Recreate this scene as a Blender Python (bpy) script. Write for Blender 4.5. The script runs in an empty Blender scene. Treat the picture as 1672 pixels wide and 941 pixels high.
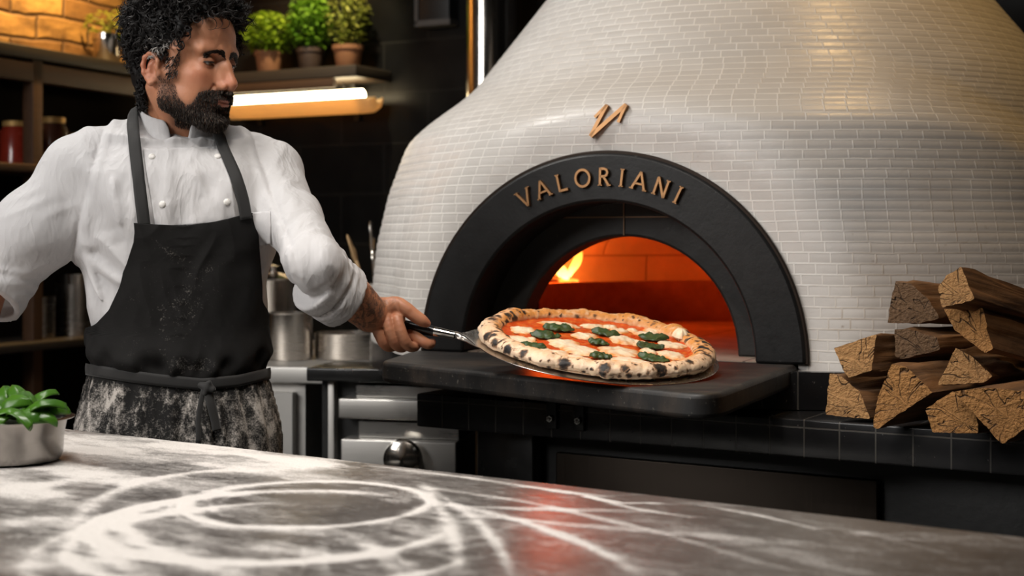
import bpy, bmesh, math, random
import numpy as np
from mathutils import Vector, Matrix, Euler

random.seed(7)
RNG = np.random.default_rng(11)
SC = bpy.context.scene
COL = SC.collection
F = 2322.0; HOR = 390.0; PCX = 836.0; CAMZ = 1.25      # lens in pixels, horizon row, centre column, eye height
PI = math.pi


def U(px, py, d):
    """world point seen at pixel (px, py) of the photograph at distance d along the view axis"""
    return np.array([(px - PCX) / F * d, d, CAMZ + (HOR - py) / F * d])


def Uz(px, py, z):
    d = (CAMZ - z) * F / (py - HOR)
    return U(px, py, d)


# ------------------------------------------------------------------ objects
def mesh_from(name, verts, faces, mat=None, parent=None, smooth=True):
    me = bpy.data.meshes.new(name)
    me.from_pydata([tuple(map(float, v)) for v in verts], [], [tuple(map(int, f)) for f in faces])
    me.validate(); me.update()
    o = bpy.data.objects.new(name, me)
    COL.objects.link(o)
    if mat is not None:
        for m in (mat if isinstance(mat, (list, tuple)) else [mat]):
            me.materials.append(m)
    if parent is not None:
        o.parent = parent
    if smooth and len(me.polygons):
        me.polygons.foreach_set('use_smooth', [True] * len(me.polygons))
    return o


def bm_obj(name, bm, mat=None, parent=None, smooth=False, angle=None):
    bmesh.ops.recalc_face_normals(bm, faces=bm.faces[:])
    me = bpy.data.meshes.new(name)
    bm.to_mesh(me); bm.free()
    o = bpy.data.objects.new(name, me)
    COL.objects.link(o)
    if mat is not None:
        for m in (mat if isinstance(mat, (list, tuple)) else [mat]):
            me.materials.append(m)
    if parent is not None:
        o.parent = parent
    if smooth or angle is not None:
        me.polygons.foreach_set('use_smooth', [True] * len(me.polygons))
    if angle is not None:
        me.set_sharp_from_angle(angle=angle)
    return o


def empty(name, loc=(0, 0, 0), rz=0.0):
    o = bpy.data.objects.new(name, None)
    o.empty_display_size = 0.1
    COL.objects.link(o)
    o.location = loc; o.rotation_euler = (0, 0, rz)
    return o


def tag(o, label, cat, group=None, kind=None):
    o['label'] = label; o['category'] = cat
    if group: o['group'] = group
    if kind: o['kind'] = kind
    return o


def struct(o):
    o['kind'] = 'structure'
    return o


def copy_tree(o, parent=None):
    c = o.copy(); COL.objects.link(c)
    if parent is not None:
        c.parent = parent
    for ch in list(o.children):
        copy_tree(ch, c)
    return c


def attr(o, name, vals):
    a = o.data.attributes.new(name, 'FLOAT', 'POINT')
    a.data.foreach_set('value', np.asarray(vals, dtype=np.float32))


def set_uv(o, uv):
    """uv: per-vertex array"""
    l = o.data.uv_layers.new(name='UVMap')
    idx = np.empty(len(o.data.loops), dtype=np.int32)
    o.data.loops.foreach_get('vertex_index', idx)
    l.data.foreach_set('uv', np.asarray(uv, dtype=np.float32)[idx].ravel())


def bevel(o, w, seg=3, angle=0.6):
    m = o.modifiers.new('bevel', 'BEVEL'); m.width = w; m.segments = seg
    m.limit_method = 'ANGLE'; m.angle_limit = angle; m.harden_normals = False
    return m


def solidify(o, t, off=-1):
    m = o.modifiers.new('solid', 'SOLIDIFY'); m.thickness = t; m.offset = off
    return m


def box_bm(bm, x0, x1, y0, y1, z0, z1, mtx=None):
    vs = [bm.verts.new(p) for p in ((x0, y0, z0), (x1, y0, z0), (x1, y1, z0), (x0, y1, z0), (x0, y0, z1), (x1, y0, z1), (x1, y1, z1), (x0, y1, z1))]
    if mtx is not None:
        for v in vs: v.co = mtx @ v.co
    for f in ((0, 3, 2, 1), (4, 5, 6, 7), (0, 1, 5, 4), (1, 2, 6, 5), (2, 3, 7, 6), (3, 0, 4, 7)):
        bm.faces.new([vs[i] for i in f])
    return vs


def box(name, x0, x1, y0, y1, z0, z1, mat, parent=None, bev=0.0, seg=3):
    bm = bmesh.new(); box_bm(bm, x0, x1, y0, y1, z0, z1)
    o = bm_obj(name, bm, mat, parent)
    if bev:
        bevel(o, bev, seg)
        o.data.polygons.foreach_set('use_smooth', [True] * len(o.data.polygons))
    return o


def lathe(name, prof, mat, parent=None, n=48, close=False, loc=None, sharp=0.7):
    """surface of revolution about z from a list of (r, z)"""
    V = []; Fc = []
    for r, z in prof:
        for i in range(n):
            a = 2 * PI * i / n
            V.append((r * math.cos(a), r * math.sin(a), z))
    m = len(prof)
    for j in range(m - 1):
        for i in range(n):
            k = (i + 1) % n
            Fc.append((j * n + i, j * n + k, (j + 1) * n + k, (j + 1) * n + i))
    if close:
        Fc.append(tuple(range(n - 1, -1, -1)))
        Fc.append(tuple((m - 1) * n + i for i in range(n)))
    o = mesh_from(name, V, Fc, mat, parent)
    o.data.set_sharp_from_angle(angle=sharp)
    if loc is not None: o.location = loc
    return o


def tube_data(pts, rad, n=8, caps=True):
    """swept tube along points; rad scalar or list"""
    P = np.asarray(pts, float); m = len(P)
    R = np.broadcast_to(np.asarray(rad, float), (m,))
    T = np.gradient(P, axis=0); T /= np.linalg.norm(T, axis=1)[:, None] + 1e-12
    up = np.array([0, 0, 1.0]) if abs(T[0, 2]) < .9 else np.array([1.0, 0, 0])
    nrm = np.cross(T[0], up); nrm /= np.linalg.norm(nrm)
    V = []; Fc = []
    for j in range(m):
        nrm = nrm - T[j] * np.dot(nrm, T[j]); nrm /= np.linalg.norm(nrm) + 1e-12
        b = np.cross(T[j], nrm)
        for i in range(n):
            a = 2 * PI * i / n
            V.append(P[j] + R[j] * (math.cos(a) * nrm + math.sin(a) * b))
    for j in range(m - 1):
        for i in range(n):
            k = (i + 1) % n
            Fc.append((j * n + i, j * n + k, (j + 1) * n + k, (j + 1) * n + i))
    if caps:
        Fc.append(tuple(range(n - 1, -1, -1))); Fc.append(tuple((m - 1) * n + i for i in range(n)))
    return V, Fc


def tube(name, pts, rad, mat, parent=None, n=12):
    V, Fc = tube_data(pts, rad, n)
    o = mesh_from(name, V, Fc, mat, parent)
    o.data.set_sharp_from_angle(angle=1.0)
    return o


class Soup:
    """collects many small pieces into one mesh"""
    def __init__(s): s.v = []; s.f = []; s.a = []; s.n = 0
    def add(s, V, Fc, val=0.0):
        s.v.append(np.asarray(V, float)); s.f += [tuple(i + s.n for i in f) for f in Fc]
        s.a.append(np.full(len(V), val) if np.isscalar(val) else np.asarray(val)); s.n += len(V)
    def build(s, name, mat, parent=None, smooth=True, aname='tone'):
        o = mesh_from(name, np.concatenate(s.v), s.f, mat, parent, smooth)
        attr(o, aname, np.concatenate(s.a))
        return o


# ------------------------------------------------------------------ noise
def vnoise(x, y, z, seed=0):
    """smooth value noise in [-1, 1], arrays broadcast together"""
    x, y, z = np.broadcast_arrays(x, y, z)
    xi = np.floor(x).astype(np.int64); yi = np.floor(y).astype(np.int64); zi = np.floor(z).astype(np.int64)
    fx = (x - xi).astype(np.float32); fy = (y - yi).astype(np.float32); fz = (z - zi).astype(np.float32)
    fx = fx * fx * (3 - 2 * fx); fy = fy * fy * (3 - 2 * fy); fz = fz * fz * (3 - 2 * fz)
    def h(a, b, c):
        n = (a * 374761393 + b * 668265263 + c * 2147483647 + seed * 1274126177) & 0x7fffffff
        n = ((n ^ (n >> 13)) * 1274126177) & 0x7fffffff
        n = n ^ (n >> 16)
        return (n & 0xffff).astype(np.float32) / 32767.5 - 1
    def lx(b, c):
        p = h(xi, b, c); q = h(xi + 1, b, c)
        return p + (q - p) * fx
    a = lx(yi, zi); b = lx(yi + 1, zi); c = lx(yi, zi + 1); d = lx(yi + 1, zi + 1)
    a = a + (b - a) * fy; c = c + (d - c) * fy
    return a + (c - a) * fz


def fbm(x, y, z, oct=4, seed=0):
    s = 0; a = 1; t = 0
    for i in range(oct):
        s = s + a * vnoise(x * 2 ** i, y * 2 ** i, z * 2 ** i, seed + i * 17); t += a; a *= .5
    return s / t


def sstep(a, b, x):
    t = np.clip((x - a) / (b - a), 0, 1)
    return t * t * (3 - 2 * t)


# ------------------------------------------------------------------ distance fields
def smin(a, b, k):
    if k <= 0: return np.minimum(a, b)
    h = np.clip(.5 + .5 * (b - a) / k, 0, 1)
    return b + (a - b) * h - k * h * (1 - h)


class Field:
    def __init__(s, lo, hi, h, M=None):
        """M: 4x4 local->world; grid lies in local space"""
        s.lo = np.array(lo, float); s.h = h
        s.n = np.ceil((np.array(hi) - s.lo) / h).astype(int) + 1
        s.ax = [s.lo[i] + h * np.arange(s.n[i]) for i in range(3)]
        s.d = np.full(s.n, .5, np.float32)

    def _sub(s, lo, hi):
        sl = []; ax = []
        for i in range(3):
            a = max(0, int(math.floor((lo[i] - s.lo[i]) / s.h))); b = min(s.n[i], int(math.ceil((hi[i] - s.lo[i]) / s.h)) + 1)
            if b <= a: return None, None
            sl.append(slice(a, b)); ax.append(s.ax[i][a:b].astype(np.float32))
        return tuple(sl), (ax[0][:, None, None], ax[1][None, :, None], ax[2][None, None, :])

    def put(s, fn, lo, hi, k=0.0, sub=False, pad=None):
        pad = (k + 4 * s.h) if pad is None else pad
        sl, (ax) = s._sub(np.array(lo) - pad, np.array(hi) + pad)
        if sl is None: return s
        v = fn(*ax).astype(np.float32)
        s.d[sl] = -smin(-s.d[sl], v, k) if sub else smin(s.d[sl], v, k)
        return s

    def ell(s, c, r, k=0.0, sub=False, rot=None):
        """ellipsoid; rot: 3x3 with columns as its axes"""
        c = np.array(c, float); r = np.array(r, float)
        m = r.max() if rot is not None else None
        lo, hi = (c - r, c + r) if rot is None else (c - m, c + m)
        def fn(x, y, z):
            X = x - c[0]; Y = y - c[1]; Z = z - c[2]
            if rot is not None:
                X, Y, Z = (X * rot[0][i] + Y * rot[1][i] + Z * rot[2][i] for i in range(3))
            k0 = np.sqrt((X / r[0]) ** 2 + (Y / r[1]) ** 2 + (Z / r[2]) ** 2)
            k1 = np.sqrt((X / r[0] ** 2) ** 2 + (Y / r[1] ** 2) ** 2 + (Z / r[2] ** 2) ** 2)
            return k0 * (k0 - 1) / np.maximum(k1, 1e-6)
        return s.put(fn, lo, hi, k, sub)

    def cap(s, a, b, ra, rb=None, k=0.0, sub=False):
        """tapered capsule"""
        a = np.array(a, float); b = np.array(b, float); rb = ra if rb is None else rb
        m = max(ra, rb); ab = b - a; L2 = max(float(ab @ ab), 1e-12)
        def fn(x, y, z):
            X = x - a[0]; Y = y - a[1]; Z = z - a[2]
            t = np.clip((X * ab[0] + Y * ab[1] + Z * ab[2]) / L2, 0, 1)
            return np.sqrt((X - t * ab[0]) ** 2 + (Y - t * ab[1]) ** 2 + (Z - t * ab[2]) ** 2) - (ra + (rb - ra) * t)
        return s.put(fn, np.minimum(a, b) - m, np.maximum(a, b) + m, k, sub)

    def chain(s, pts, rad, k=0.0, sub=False, kk=None):
        for i in range(len(pts) - 1):
            s.cap(pts[i], pts[i + 1], rad[i], rad[i + 1], k if (i == 0 or kk is None) else kk, sub)
        return s

    def sample(s, P):
        """trilinear value at points (n,3)"""
        q = (np.asarray(P) - s.lo) / s.h
        q = np.clip(q, 0, s.n - 1.001); i = np.floor(q).astype(int); f = q - i
        r = 0
        for dx in (0, 1):
            for dy in (0, 1):
                for dz in (0, 1):
                    w = (f[:, 0] if dx else 1 - f[:, 0]) * (f[:, 1] if dy else 1 - f[:, 1]) * (f[:, 2] if dz else 1 - f[:, 2])
                    r = r + w * s.d[i[:, 0] + dx, i[:, 1] + dy, i[:, 2] + dz]
        return r

    def grad(s, P):
        P = np.asarray(P); e = s.h; g = np.empty_like(P)
        for i in range(3):
            o = np.zeros(3); o[i] = e
            g[:, i] = s.sample(P + o) - s.sample(P - o)
        return g / (np.linalg.norm(g, axis=1)[:, None] + 1e-9)

    def project(s, P, off=0.0, it=6):
        P = np.array(P, float)
        for _ in range(it):
            P = P - s.grad(P) * (s.sample(P) - off)[:, None] * .9
        return P

    def mesh(s, iso=0.0, relax=2):
        """surface nets"""
        d = s.d - iso; inside = d < 0
        c = [inside[i:d.shape[0] - 1 + i, j:d.shape[1] - 1 + j, k:d.shape[2] - 1 + k] for i in (0, 1) for j in (0, 1) for k in (0, 1)]
        cnt = sum(x.astype(np.int8) for x in c)
        act = (cnt > 0) & (cnt < 8)
        idx = np.argwhere(act); N = len(idx)
        vid = np.full(act.shape, -1, np.int64); vid[act] = np.arange(N)
        acc = np.zeros((N, 3)); num = np.zeros(N)
        corners = [(i, j, k) for i in (0, 1) for j in (0, 1) for k in (0, 1)]
        for a in corners:
            for ax in range(3):
                if a[ax]: continue
                b = list(a); b[ax] = 1
                va = d[idx[:, 0] + a[0], idx[:, 1] + a[1], idx[:, 2] + a[2]]; vb = d[idx[:, 0] + b[0], idx[:, 1] + b[1], idx[:, 2] + b[2]]
                cr = (va < 0) != (vb < 0)
                t = np.where(cr, va / np.where(cr, va - vb, 1), 0)
                p = np.tile(np.array(a, float), (N, 1)); p[:, ax] += t
                acc += p * cr[:, None]; num += cr
        V = s.lo + (idx + acc / num[:, None]) * s.h
        Fs = []
        for ax in range(3):
            sl0 = [slice(None)] * 3; sl1 = [slice(None)] * 3
            sl0[ax] = slice(0, -1); sl1[ax] = slice(1, None)
            a = inside[tuple(sl0)]; b = inside[tuple(sl1)]
            e = np.argwhere(a != b)
            o1, o2 = [(1, 2), (2, 0), (0, 1)][ax]
            ok = (e[:, o1] > 0) & (e[:, o2] > 0) & (e[:, o1] < d.shape[o1] - 1) & (e[:, o2] < d.shape[o2] - 1)
            e = e[ok]
            q = []
            for u, v in ((0, 0), (-1, 0), (-1, -1), (0, -1)):
                g = e.copy(); g[:, o1] += u; g[:, o2] += v
                q.append(vid[g[:, 0], g[:, 1], g[:, 2]])
            q = np.stack(q, 1)
            flip = ~a[e[:, 0], e[:, 1], e[:, 2]]
            q[flip] = q[flip][:, ::-1]
            Fs.append(q[:, ::-1] if False else q)
        Fq = np.concatenate(Fs)
        Fq = Fq[(Fq >= 0).all(1)]
        for _ in range(relax):
            A = np.zeros((N, 3)); n = np.zeros(N)
            for i in range(4):
                j = (i + 1) % 4
                np.add.at(A, Fq[:, i], V[Fq[:, j]]); np.add.at(A, Fq[:, j], V[Fq[:, i]])
                np.add.at(n, Fq[:, i], 1); np.add.at(n, Fq[:, j], 1)
            V = V * .5 + .5 * A / np.maximum(n, 1)[:, None]
        return V, Fq


def fast_mesh(name, V, Fq, mat=None, parent=None):
    me = bpy.data.meshes.new(name)
    V = np.ascontiguousarray(V, np.float32); Fq = np.ascontiguousarray(Fq, np.int32)
    n, m = len(V), len(Fq); k = Fq.shape[1]
    me.vertices.add(n); me.vertices.foreach_set('co', V.ravel())
    me.loops.add(m * k); me.loops.foreach_set('vertex_index', Fq.ravel())
    me.polygons.add(m); me.polygons.foreach_set('loop_start', np.arange(0, m * k, k, dtype=np.int32))
    me.polygons.foreach_set('use_smooth', np.ones(m, bool))
    me.update(calc_edges=True); me.validate()
    o = bpy.data.objects.new(name, me); COL.objects.link(o)
    if mat is not None:
        for x in (mat if isinstance(mat, (list, tuple)) else [mat]): me.materials.append(x)
    if parent is not None: o.parent = parent
    return o


def grid_faces(nu, nv, wrap=False):
    i = np.arange(nv - 1)[:, None]; j = np.arange(nu if wrap else nu - 1)[None, :]
    k = (j + 1) % nu
    return np.stack([i * nu + j, i * nu + k, (i + 1) * nu + k, (i + 1) * nu + j], -1).reshape(-1, 4)


# ------------------------------------------------------------------ materials
class NT:
    def __init__(s, name):
        s.m = bpy.data.materials.new(name); s.m.use_nodes = True
        s.t = s.m.node_tree; s.t.nodes.clear()
        s.out = s.t.nodes.new('ShaderNodeOutputMaterial')
    def n(s, typ, ins=None, **kw):
        nd = s.t.nodes.new('ShaderNode' + typ)
        for k, v in kw.items(): setattr(nd, k, v)
        for k, v in (ins or {}).items(): s.set(nd.inputs[k], v)
        return nd
    def set(s, sock, v):
        if isinstance(v, bpy.types.NodeSocket): s.t.links.new(v, sock)
        elif isinstance(v, bpy.types.Node): s.t.links.new(v.outputs[0], sock)
        else:
            if isinstance(v, (tuple, list)) and len(v) == 3 and sock.type == 'RGBA': v = (*v, 1)
            sock.default_value = v
    def math(s, op, a, b=None, c=None, clamp=False):
        nd = s.t.nodes.new('ShaderNodeMath'); nd.operation = op; nd.use_clamp = clamp
        for i, v in enumerate((a, b, c)):
            if v is not None: s.set(nd.inputs[i], v)
        return nd.outputs[0]
    def mix(s, f, a, b, mode='MIX'):
        nd = s.t.nodes.new('ShaderNodeMix'); nd.data_type = 'RGBA'; nd.blend_type = mode
        s.set(nd.inputs[0], f); s.set(nd.inputs[6], a); s.set(nd.inputs[7], b)
        return nd.outputs[2]
    def ramp(s, f, stops, interp='LINEAR'):
        nd = s.t.nodes.new('ShaderNodeValToRGB'); s.set(nd.inputs[0], f)
        cr = nd.color_ramp; cr.interpolation = interp
        while len(cr.elements) < len(stops): cr.elements.new(.5)
        for e, (p, c) in zip(cr.elements, stops):
            e.position = p; e.color = (*c, 1) if not np.isscalar(c) else (c, c, c, 1)
        return nd.outputs[0]
    def coord(s, kind='Object'): return s.n('TexCoord').outputs[kind]
    def map(s, v, scale=(1, 1, 1), loc=(0, 0, 0), rot=(0, 0, 0)):
        return s.n('Mapping', {'Vector': v, 'Scale': scale, 'Location': loc, 'Rotation': rot}).outputs[0]
    def noise(s, v, scale=5, detail=4, rough=.55, dist=0.0, out=0):
        return s.n('TexNoise', {'Vector': v, 'Scale': scale, 'Detail': detail, 'Roughness': rough, 'Distortion': dist}).outputs[out]
    def attr(s, name): return s.n('Attribute', attribute_name=name).outputs['Fac']
    def bump(s, h, strength=.3, dist=.01, normal=None):
        i = {'Height': h, 'Strength': strength, 'Distance': dist}
        if normal is not None: i['Normal'] = normal
        return s.n('Bump', i).outputs[0]
    def pbr(s, base=(.5, .5, .5), rough=.5, metal=0.0, normal=None, **kw):
        i = {'Base Color': base, 'Roughness': rough, 'Metallic': metal}
        if normal is not None: i['Normal'] = normal
        for k, v in kw.items(): i[k.replace('_', ' ')] = v
        b = s.n('BsdfPrincipled', i)
        s.t.links.new(b.outputs[0], s.out.inputs[0])
        return s.m


def plain(name, base, rough=.5, metal=0.0, nscale=30, namt=.15, bump=.1, **kw):
    t = NT(name); c = t.coord()
    n = t.noise(c, nscale, 5)
    dark = tuple(x * (1 - namt) for x in base); lite = tuple(min(1, x * (1 + namt)) for x in base)
    return t.pbr(t.mix(n, dark, lite), t.math('MULTIPLY_ADD', n, .2, rough - .1), metal, t.bump(n, bump, .004), **kw)
# ================================================================== materials of the room
def m_black_tile():
    t = NT('black_wall_tile'); uv = t.coord('Object')
    b = t.n('TexBrick', {'Vector': t.map(uv, rot=(PI / 2, 0, 0)), 'Color1': (.0045, .0042, .004, 1), 'Color2': (.008, .0074, .007, 1), 'Mortar': (.016, .015, .0135, 1), 'Scale': 1.0, 'Mortar Size': .004, 'Mortar Smooth': .2, 'Brick Width': .42, 'Row Height': .205}, offset=.5)
    n = t.noise(uv, 9, 4)
    return t.pbr(b.outputs[0], t.math('MULTIPLY_ADD', n, .3, .22), 0, t.bump(t.math('MULTIPLY_ADD', n, .25, t.math('SUBTRACT', 1, b.outputs[1])), .5, .006), Specular_IOR_Level=.2)


def m_rustic_brick():
    t = NT('rustic_clay_brick'); uv = t.map(t.coord('Object'), rot=(PI / 2, 0, 0))
    wob = t.noise(uv, 3, 3, out=1)
    v = t.mix(.06, uv, wob)
    b = t.n('TexBrick', {'Vector': v, 'Color1': (.62, .34, .10, 1), 'Color2': (.20, .09, .03, 1), 'Mortar': (.13, .065, .025, 1), 'Scale': 1.0, 'Mortar Size': .010, 'Mortar Smooth': 1.0, 'Bias': -.1, 'Brick Width': .27, 'Row Height': .085}, offset=.5)
    n = t.noise(uv, 11, 6, .65)
    c = t.mix(t.ramp(t.noise(t.map(uv, scale=(3, 7, 3)), 1.6, 5, .65), [(.42, 0), (.66, .85)]), b.outputs[0], (.10, .045, .016, 1), 'MIX')
    return t.pbr(c, .75, 0, t.bump(t.math('SUBTRACT', n, b.outputs[1]), .8, .012))


def m_wood(name, a, b, scale=1.0, axis=0, rough=.5, ring=14):
    t = NT(name); c = t.coord('Object')
    sc = [ring * scale, ring * scale, ring * scale]; sc[axis] = 1.2 * scale
    v = t.map(c, scale=tuple(sc))
    n = t.noise(v, 1.0, 6, .6, 1.2); n2 = t.noise(t.map(c, scale=tuple(x * 5 for x in sc)), 1.0, 3)
    col = t.mix(t.math('ADD', t.math('MULTIPLY', n, .8), t.math('MULTIPLY', n2, .25), clamp=True), a, b)
    return t.pbr(col, rough, 0, t.bump(n2, .25, .003))


def m_steel(name='brushed_steel', base=(.55, .54, .52), rough=.28, streak=(1, 60, 60), metal=1.0):
    t = NT(name); c = t.coord('Object')
    n = t.noise(t.map(c, scale=streak), 6, 4); g = t.noise(c, 5, 4)
    col = t.mix(g, tuple(x * .85 for x in base), base)
    r = t.math('ADD', t.math('MULTIPLY', n, .12), t.math('MULTIPLY_ADD', g, .15, rough - .12))
    return t.pbr(col, r, metal, t.bump(n, .06, .002))


M = {}
M['tile'] = m_black_tile()
M['brick'] = m_rustic_brick()
M['steel'] = m_steel()
M['steel_rough'] = m_steel('satin_steel', (.60, .58, .55), .42)
M['chrome'] = plain('polished_steel', (.62, .58, .53), .16, 1.0, 6, .05, .02)
M['shelf_wood'] = m_wood('dark_shelf_wood', (.020, .014, .010, 1), (.06, .042, .028, 1), rough=.55)
M['warm_wood'] = m_wood('warm_brown_wood', (.035, .014, .006, 1), (.10, .045, .018, 1), rough=.6)
M['pale_wood'] = m_wood('pale_spoon_wood', (.42, .25, .11, 1), (.62, .42, .22, 1), axis=2, rough=.6)
M['floor'] = plain('dark_stone_floor', (.05, .045, .04), .55, 0, 6, .3, .2)
M['ceil'] = plain('dark_plaster', (.03, .028, .026), .85, 0, 12, .2, .1)
M['black'] = plain('black_powder_coat', (.012, .012, .012), .45, 0, 60, .3, .1)
M['black_gloss'] = plain('black_enamel', (.010, .010, .010), .25, 0, 20, .3, .05)
M['terracotta'] = plain('terracotta', (.30, .13, .06), .75, 0, 25, .25, .2)
M['darkpot'] = plain('dark_clay', (.06, .035, .025), .6, 0, 25, .3, .2)
M['soil'] = plain('potting_soil', (.02, .013, .009), .95, 0, 90, .6, 1.0)
M['bronze'] = plain('brushed_bronze', (.40, .215, .10), .42, .9, 40, .15, .08)
M['bronze_dark'] = plain('aged_bronze', (.022, .013, .008), .5, .6, 40, .2, .08)
M['brass'] = plain('lacquered_brass', (.62, .38, .13), .5, .35, 40, .15, .05)

# ================================================================== shell
WALL_YAW = math.radians(-28); CNT_YAW = math.radians(-12); WT = math.tan(-WALL_YAW)
def wall_y(x): return 5.62 - WT * (x + .17)

def slab(name, p, q, z0, z1, th, mat):
    """vertical wall from p to q (plan), thickness th to the left of p->q; local x runs along it"""
    p = np.array(p, float); q = np.array(q, float); L = float(np.linalg.norm(q - p)); a = math.atan2(q[1] - p[1], q[0] - p[0])
    o = box(name, 0, L, 0, th, z0, z1, mat)
    o.location = (p[0], p[1], 0); o.rotation_euler = (0, 0, a)
    return struct(o)

XC = -1.45
slab('wall_back', (XC, wall_y(XC)), (3.4, wall_y(3.4)), 0, 3.0, .15, M['tile'])
LW = np.array([XC, wall_y(XC)]); LD = np.array([.42, .9075]); LD /= np.linalg.norm(LD)
LA = LW - LD * 2.6
slab('wall_left', tuple(LA), tuple(LW), 0, 3.0, .15, M['brick'])
slab('wall_side', (-3.6, LA[1] - .05), tuple(LA), 0, 3.0, .15, M['ceil'])
slab('wall_end', (-3.6, -1.2), (-3.6, LA[1] - .05), 0, 3.0, .15, M['ceil'])
slab('wall_right', (3.4, wall_y(3.4)), (3.4, -1.2), 0, 3.0, .15, M['ceil'])
slab('wall_front', (3.4, -1.2), (-3.6, -1.2), 0, 3.0, .15, M['ceil'])
struct(box('floor', -3.8, 3.6, -1.4, 6.9, -.1, 0, M['floor']))
struct(box('ceiling', -3.8, 3.6, -1.4, 6.9, 3.0, 3.1, M['ceil']))

# ================================================================== shelf, lamp and herbs on the back wall
def on_wall(px, py, off):
    """point in front of the back wall by off at a pixel"""
    # d such that d = wall_y(x) - off, x = (px-PCX)/F*d
    k = (px - PCX) / F
    d = (5.62 - off / math.cos(WALL_YAW) - WT * .17) / (1 + WT * k)
    return U(px, py, d)

sh = empty('wall_shelf', tuple(on_wall(640, 130, 0.0)), WALL_YAW)
tag(sh, 'dark wooden wall shelf carrying three green herb pots', 'shelf')
Lsh = .80
box('board', -Lsh, 0.0, -.26, -.004, -.012, .034, M['shelf_wood'], sh, .004)
box('lip', -Lsh, -.11, -.262, -.235, -.05, -.014, M['warm_wood'], sh, .003)
for xx in (-.66, -.16):
    bm = bmesh.new(); box_bm(bm, xx - .012, xx + .012, -.05, -.005, -.05, -.014); box_bm(bm, xx - .012, xx + .012, -.02, -.005, -.16, -.05)
    bm_obj('bracket', bm, M['black'], sh)

# lamp: a warm tube in a brass half-shell hung below the shelf
m_tube = NT('lit_tube'); e = m_tube.n('Emission', {'Color': (1, .80, .48, 1), 'Strength': 16.0}); m_tube.t.links.new(e.outputs[0], m_tube.out.inputs[0])
LB = on_wall(618, 158, .12)
lamp = empty('tube_lamp', tuple(LB), WALL_YAW)
tag(lamp, 'glowing tube lamp in an amber diffuser below the herb shelf', 'lamp')
LL = .74
V = []; Fc = []
ns = 15
for i, x in enumerate((-LL, -.05, -.03, -.012, 0.0)):
    rs = (.062, .062, .060, .050, .022)[i]
    for j in range(ns):
        a = math.radians(-178 + 172 * j / (ns - 1))
        V.append((x, rs * math.cos(a) * -1, rs * math.sin(a) - .0))
for i in range(4):
    for j in range(ns - 1):
        Fc.append((i * ns + j, i * ns + j + 1, (i + 1) * ns + j + 1, (i + 1) * ns + j))
t_ = NT('amber_diffuser'); d_ = t_.n('BsdfPrincipled', {'Base Color': (.55, .40, .22, 1), 'Roughness': .45, 'Emission Color': (1, .60, .24, 1), 'Emission Strength': .16}); l_ = t_.n('BsdfTranslucent', {'Color': (.62, .42, .20, 1)}); x_ = t_.n('MixShader', {0: .4, 1: d_.outputs[0], 2: l_.outputs[0]}); t_.t.links.new(x_.outputs[0], t_.out.inputs[0])
tr = mesh_from('diffuser', V, Fc, t_.m, lamp); solidify(tr, .003, 0)
tube('lit_tube', [(-LL + .01, -.026, .006), (-.06, -.026, .006)], .026, m_tube.m, lamp, 16)
for xx in (-.60, -.20):
    tube('hanger', [(xx, .045, -.03), (xx, .045, float(sh.location[2]) - .0128 - float(LB[2]))], .005, M['black'], lamp, 8)


def leaf_mesh(L, W, curl=.25, cup=.15, n=6):
    """a pointed oval leaf in local x-forward, z-up; returns verts, faces"""
    V = []; Fc = []
    for i in range(n + 1):
        u = i / n
        w = W * math.sin(PI * min(1, u ** .8)) ** .8 * .5 if 0 < u < 1 else .0008
        z = -curl * L * u * u + .0
        for j in (-1, -.5, 0, .5, 1):
            V.append((L * u, w * j, z + cup * w * abs(j) ** 1.5 * 2))
    for i in range(n):
        for j in range(4):
            Fc.append((i * 5 + j, i * 5 + j + 1, (i + 1) * 5 + j + 1, (i + 1) * 5 + j))
    return np.array(V), Fc


def m_leaf(name, a, b, trans=.25, rough=.45):
    t = NT(name); c = t.coord('Object')
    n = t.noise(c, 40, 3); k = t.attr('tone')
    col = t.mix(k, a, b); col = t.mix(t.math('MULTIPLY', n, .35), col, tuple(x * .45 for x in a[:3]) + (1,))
    p = t.n('BsdfPrincipled', {'Base Color': col, 'Roughness': rough, 'Normal': t.bump(n, .2, .002)})
    tr = t.n('BsdfTranslucent', {'Color': col})
    mx = t.n('MixShader', {0: trans, 1: p.outputs[0], 2: tr.outputs[0]})
    t.t.links.new(mx.outputs[0], t.out.inputs[0])
    return t.m


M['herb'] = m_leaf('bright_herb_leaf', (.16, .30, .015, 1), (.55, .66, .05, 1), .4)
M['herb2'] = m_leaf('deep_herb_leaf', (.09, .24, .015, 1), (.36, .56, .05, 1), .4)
M['herb3'] = m_leaf('olive_herb_leaf', (.14, .20, .02, 1), (.58, .54, .11, 1), .4)


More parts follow.
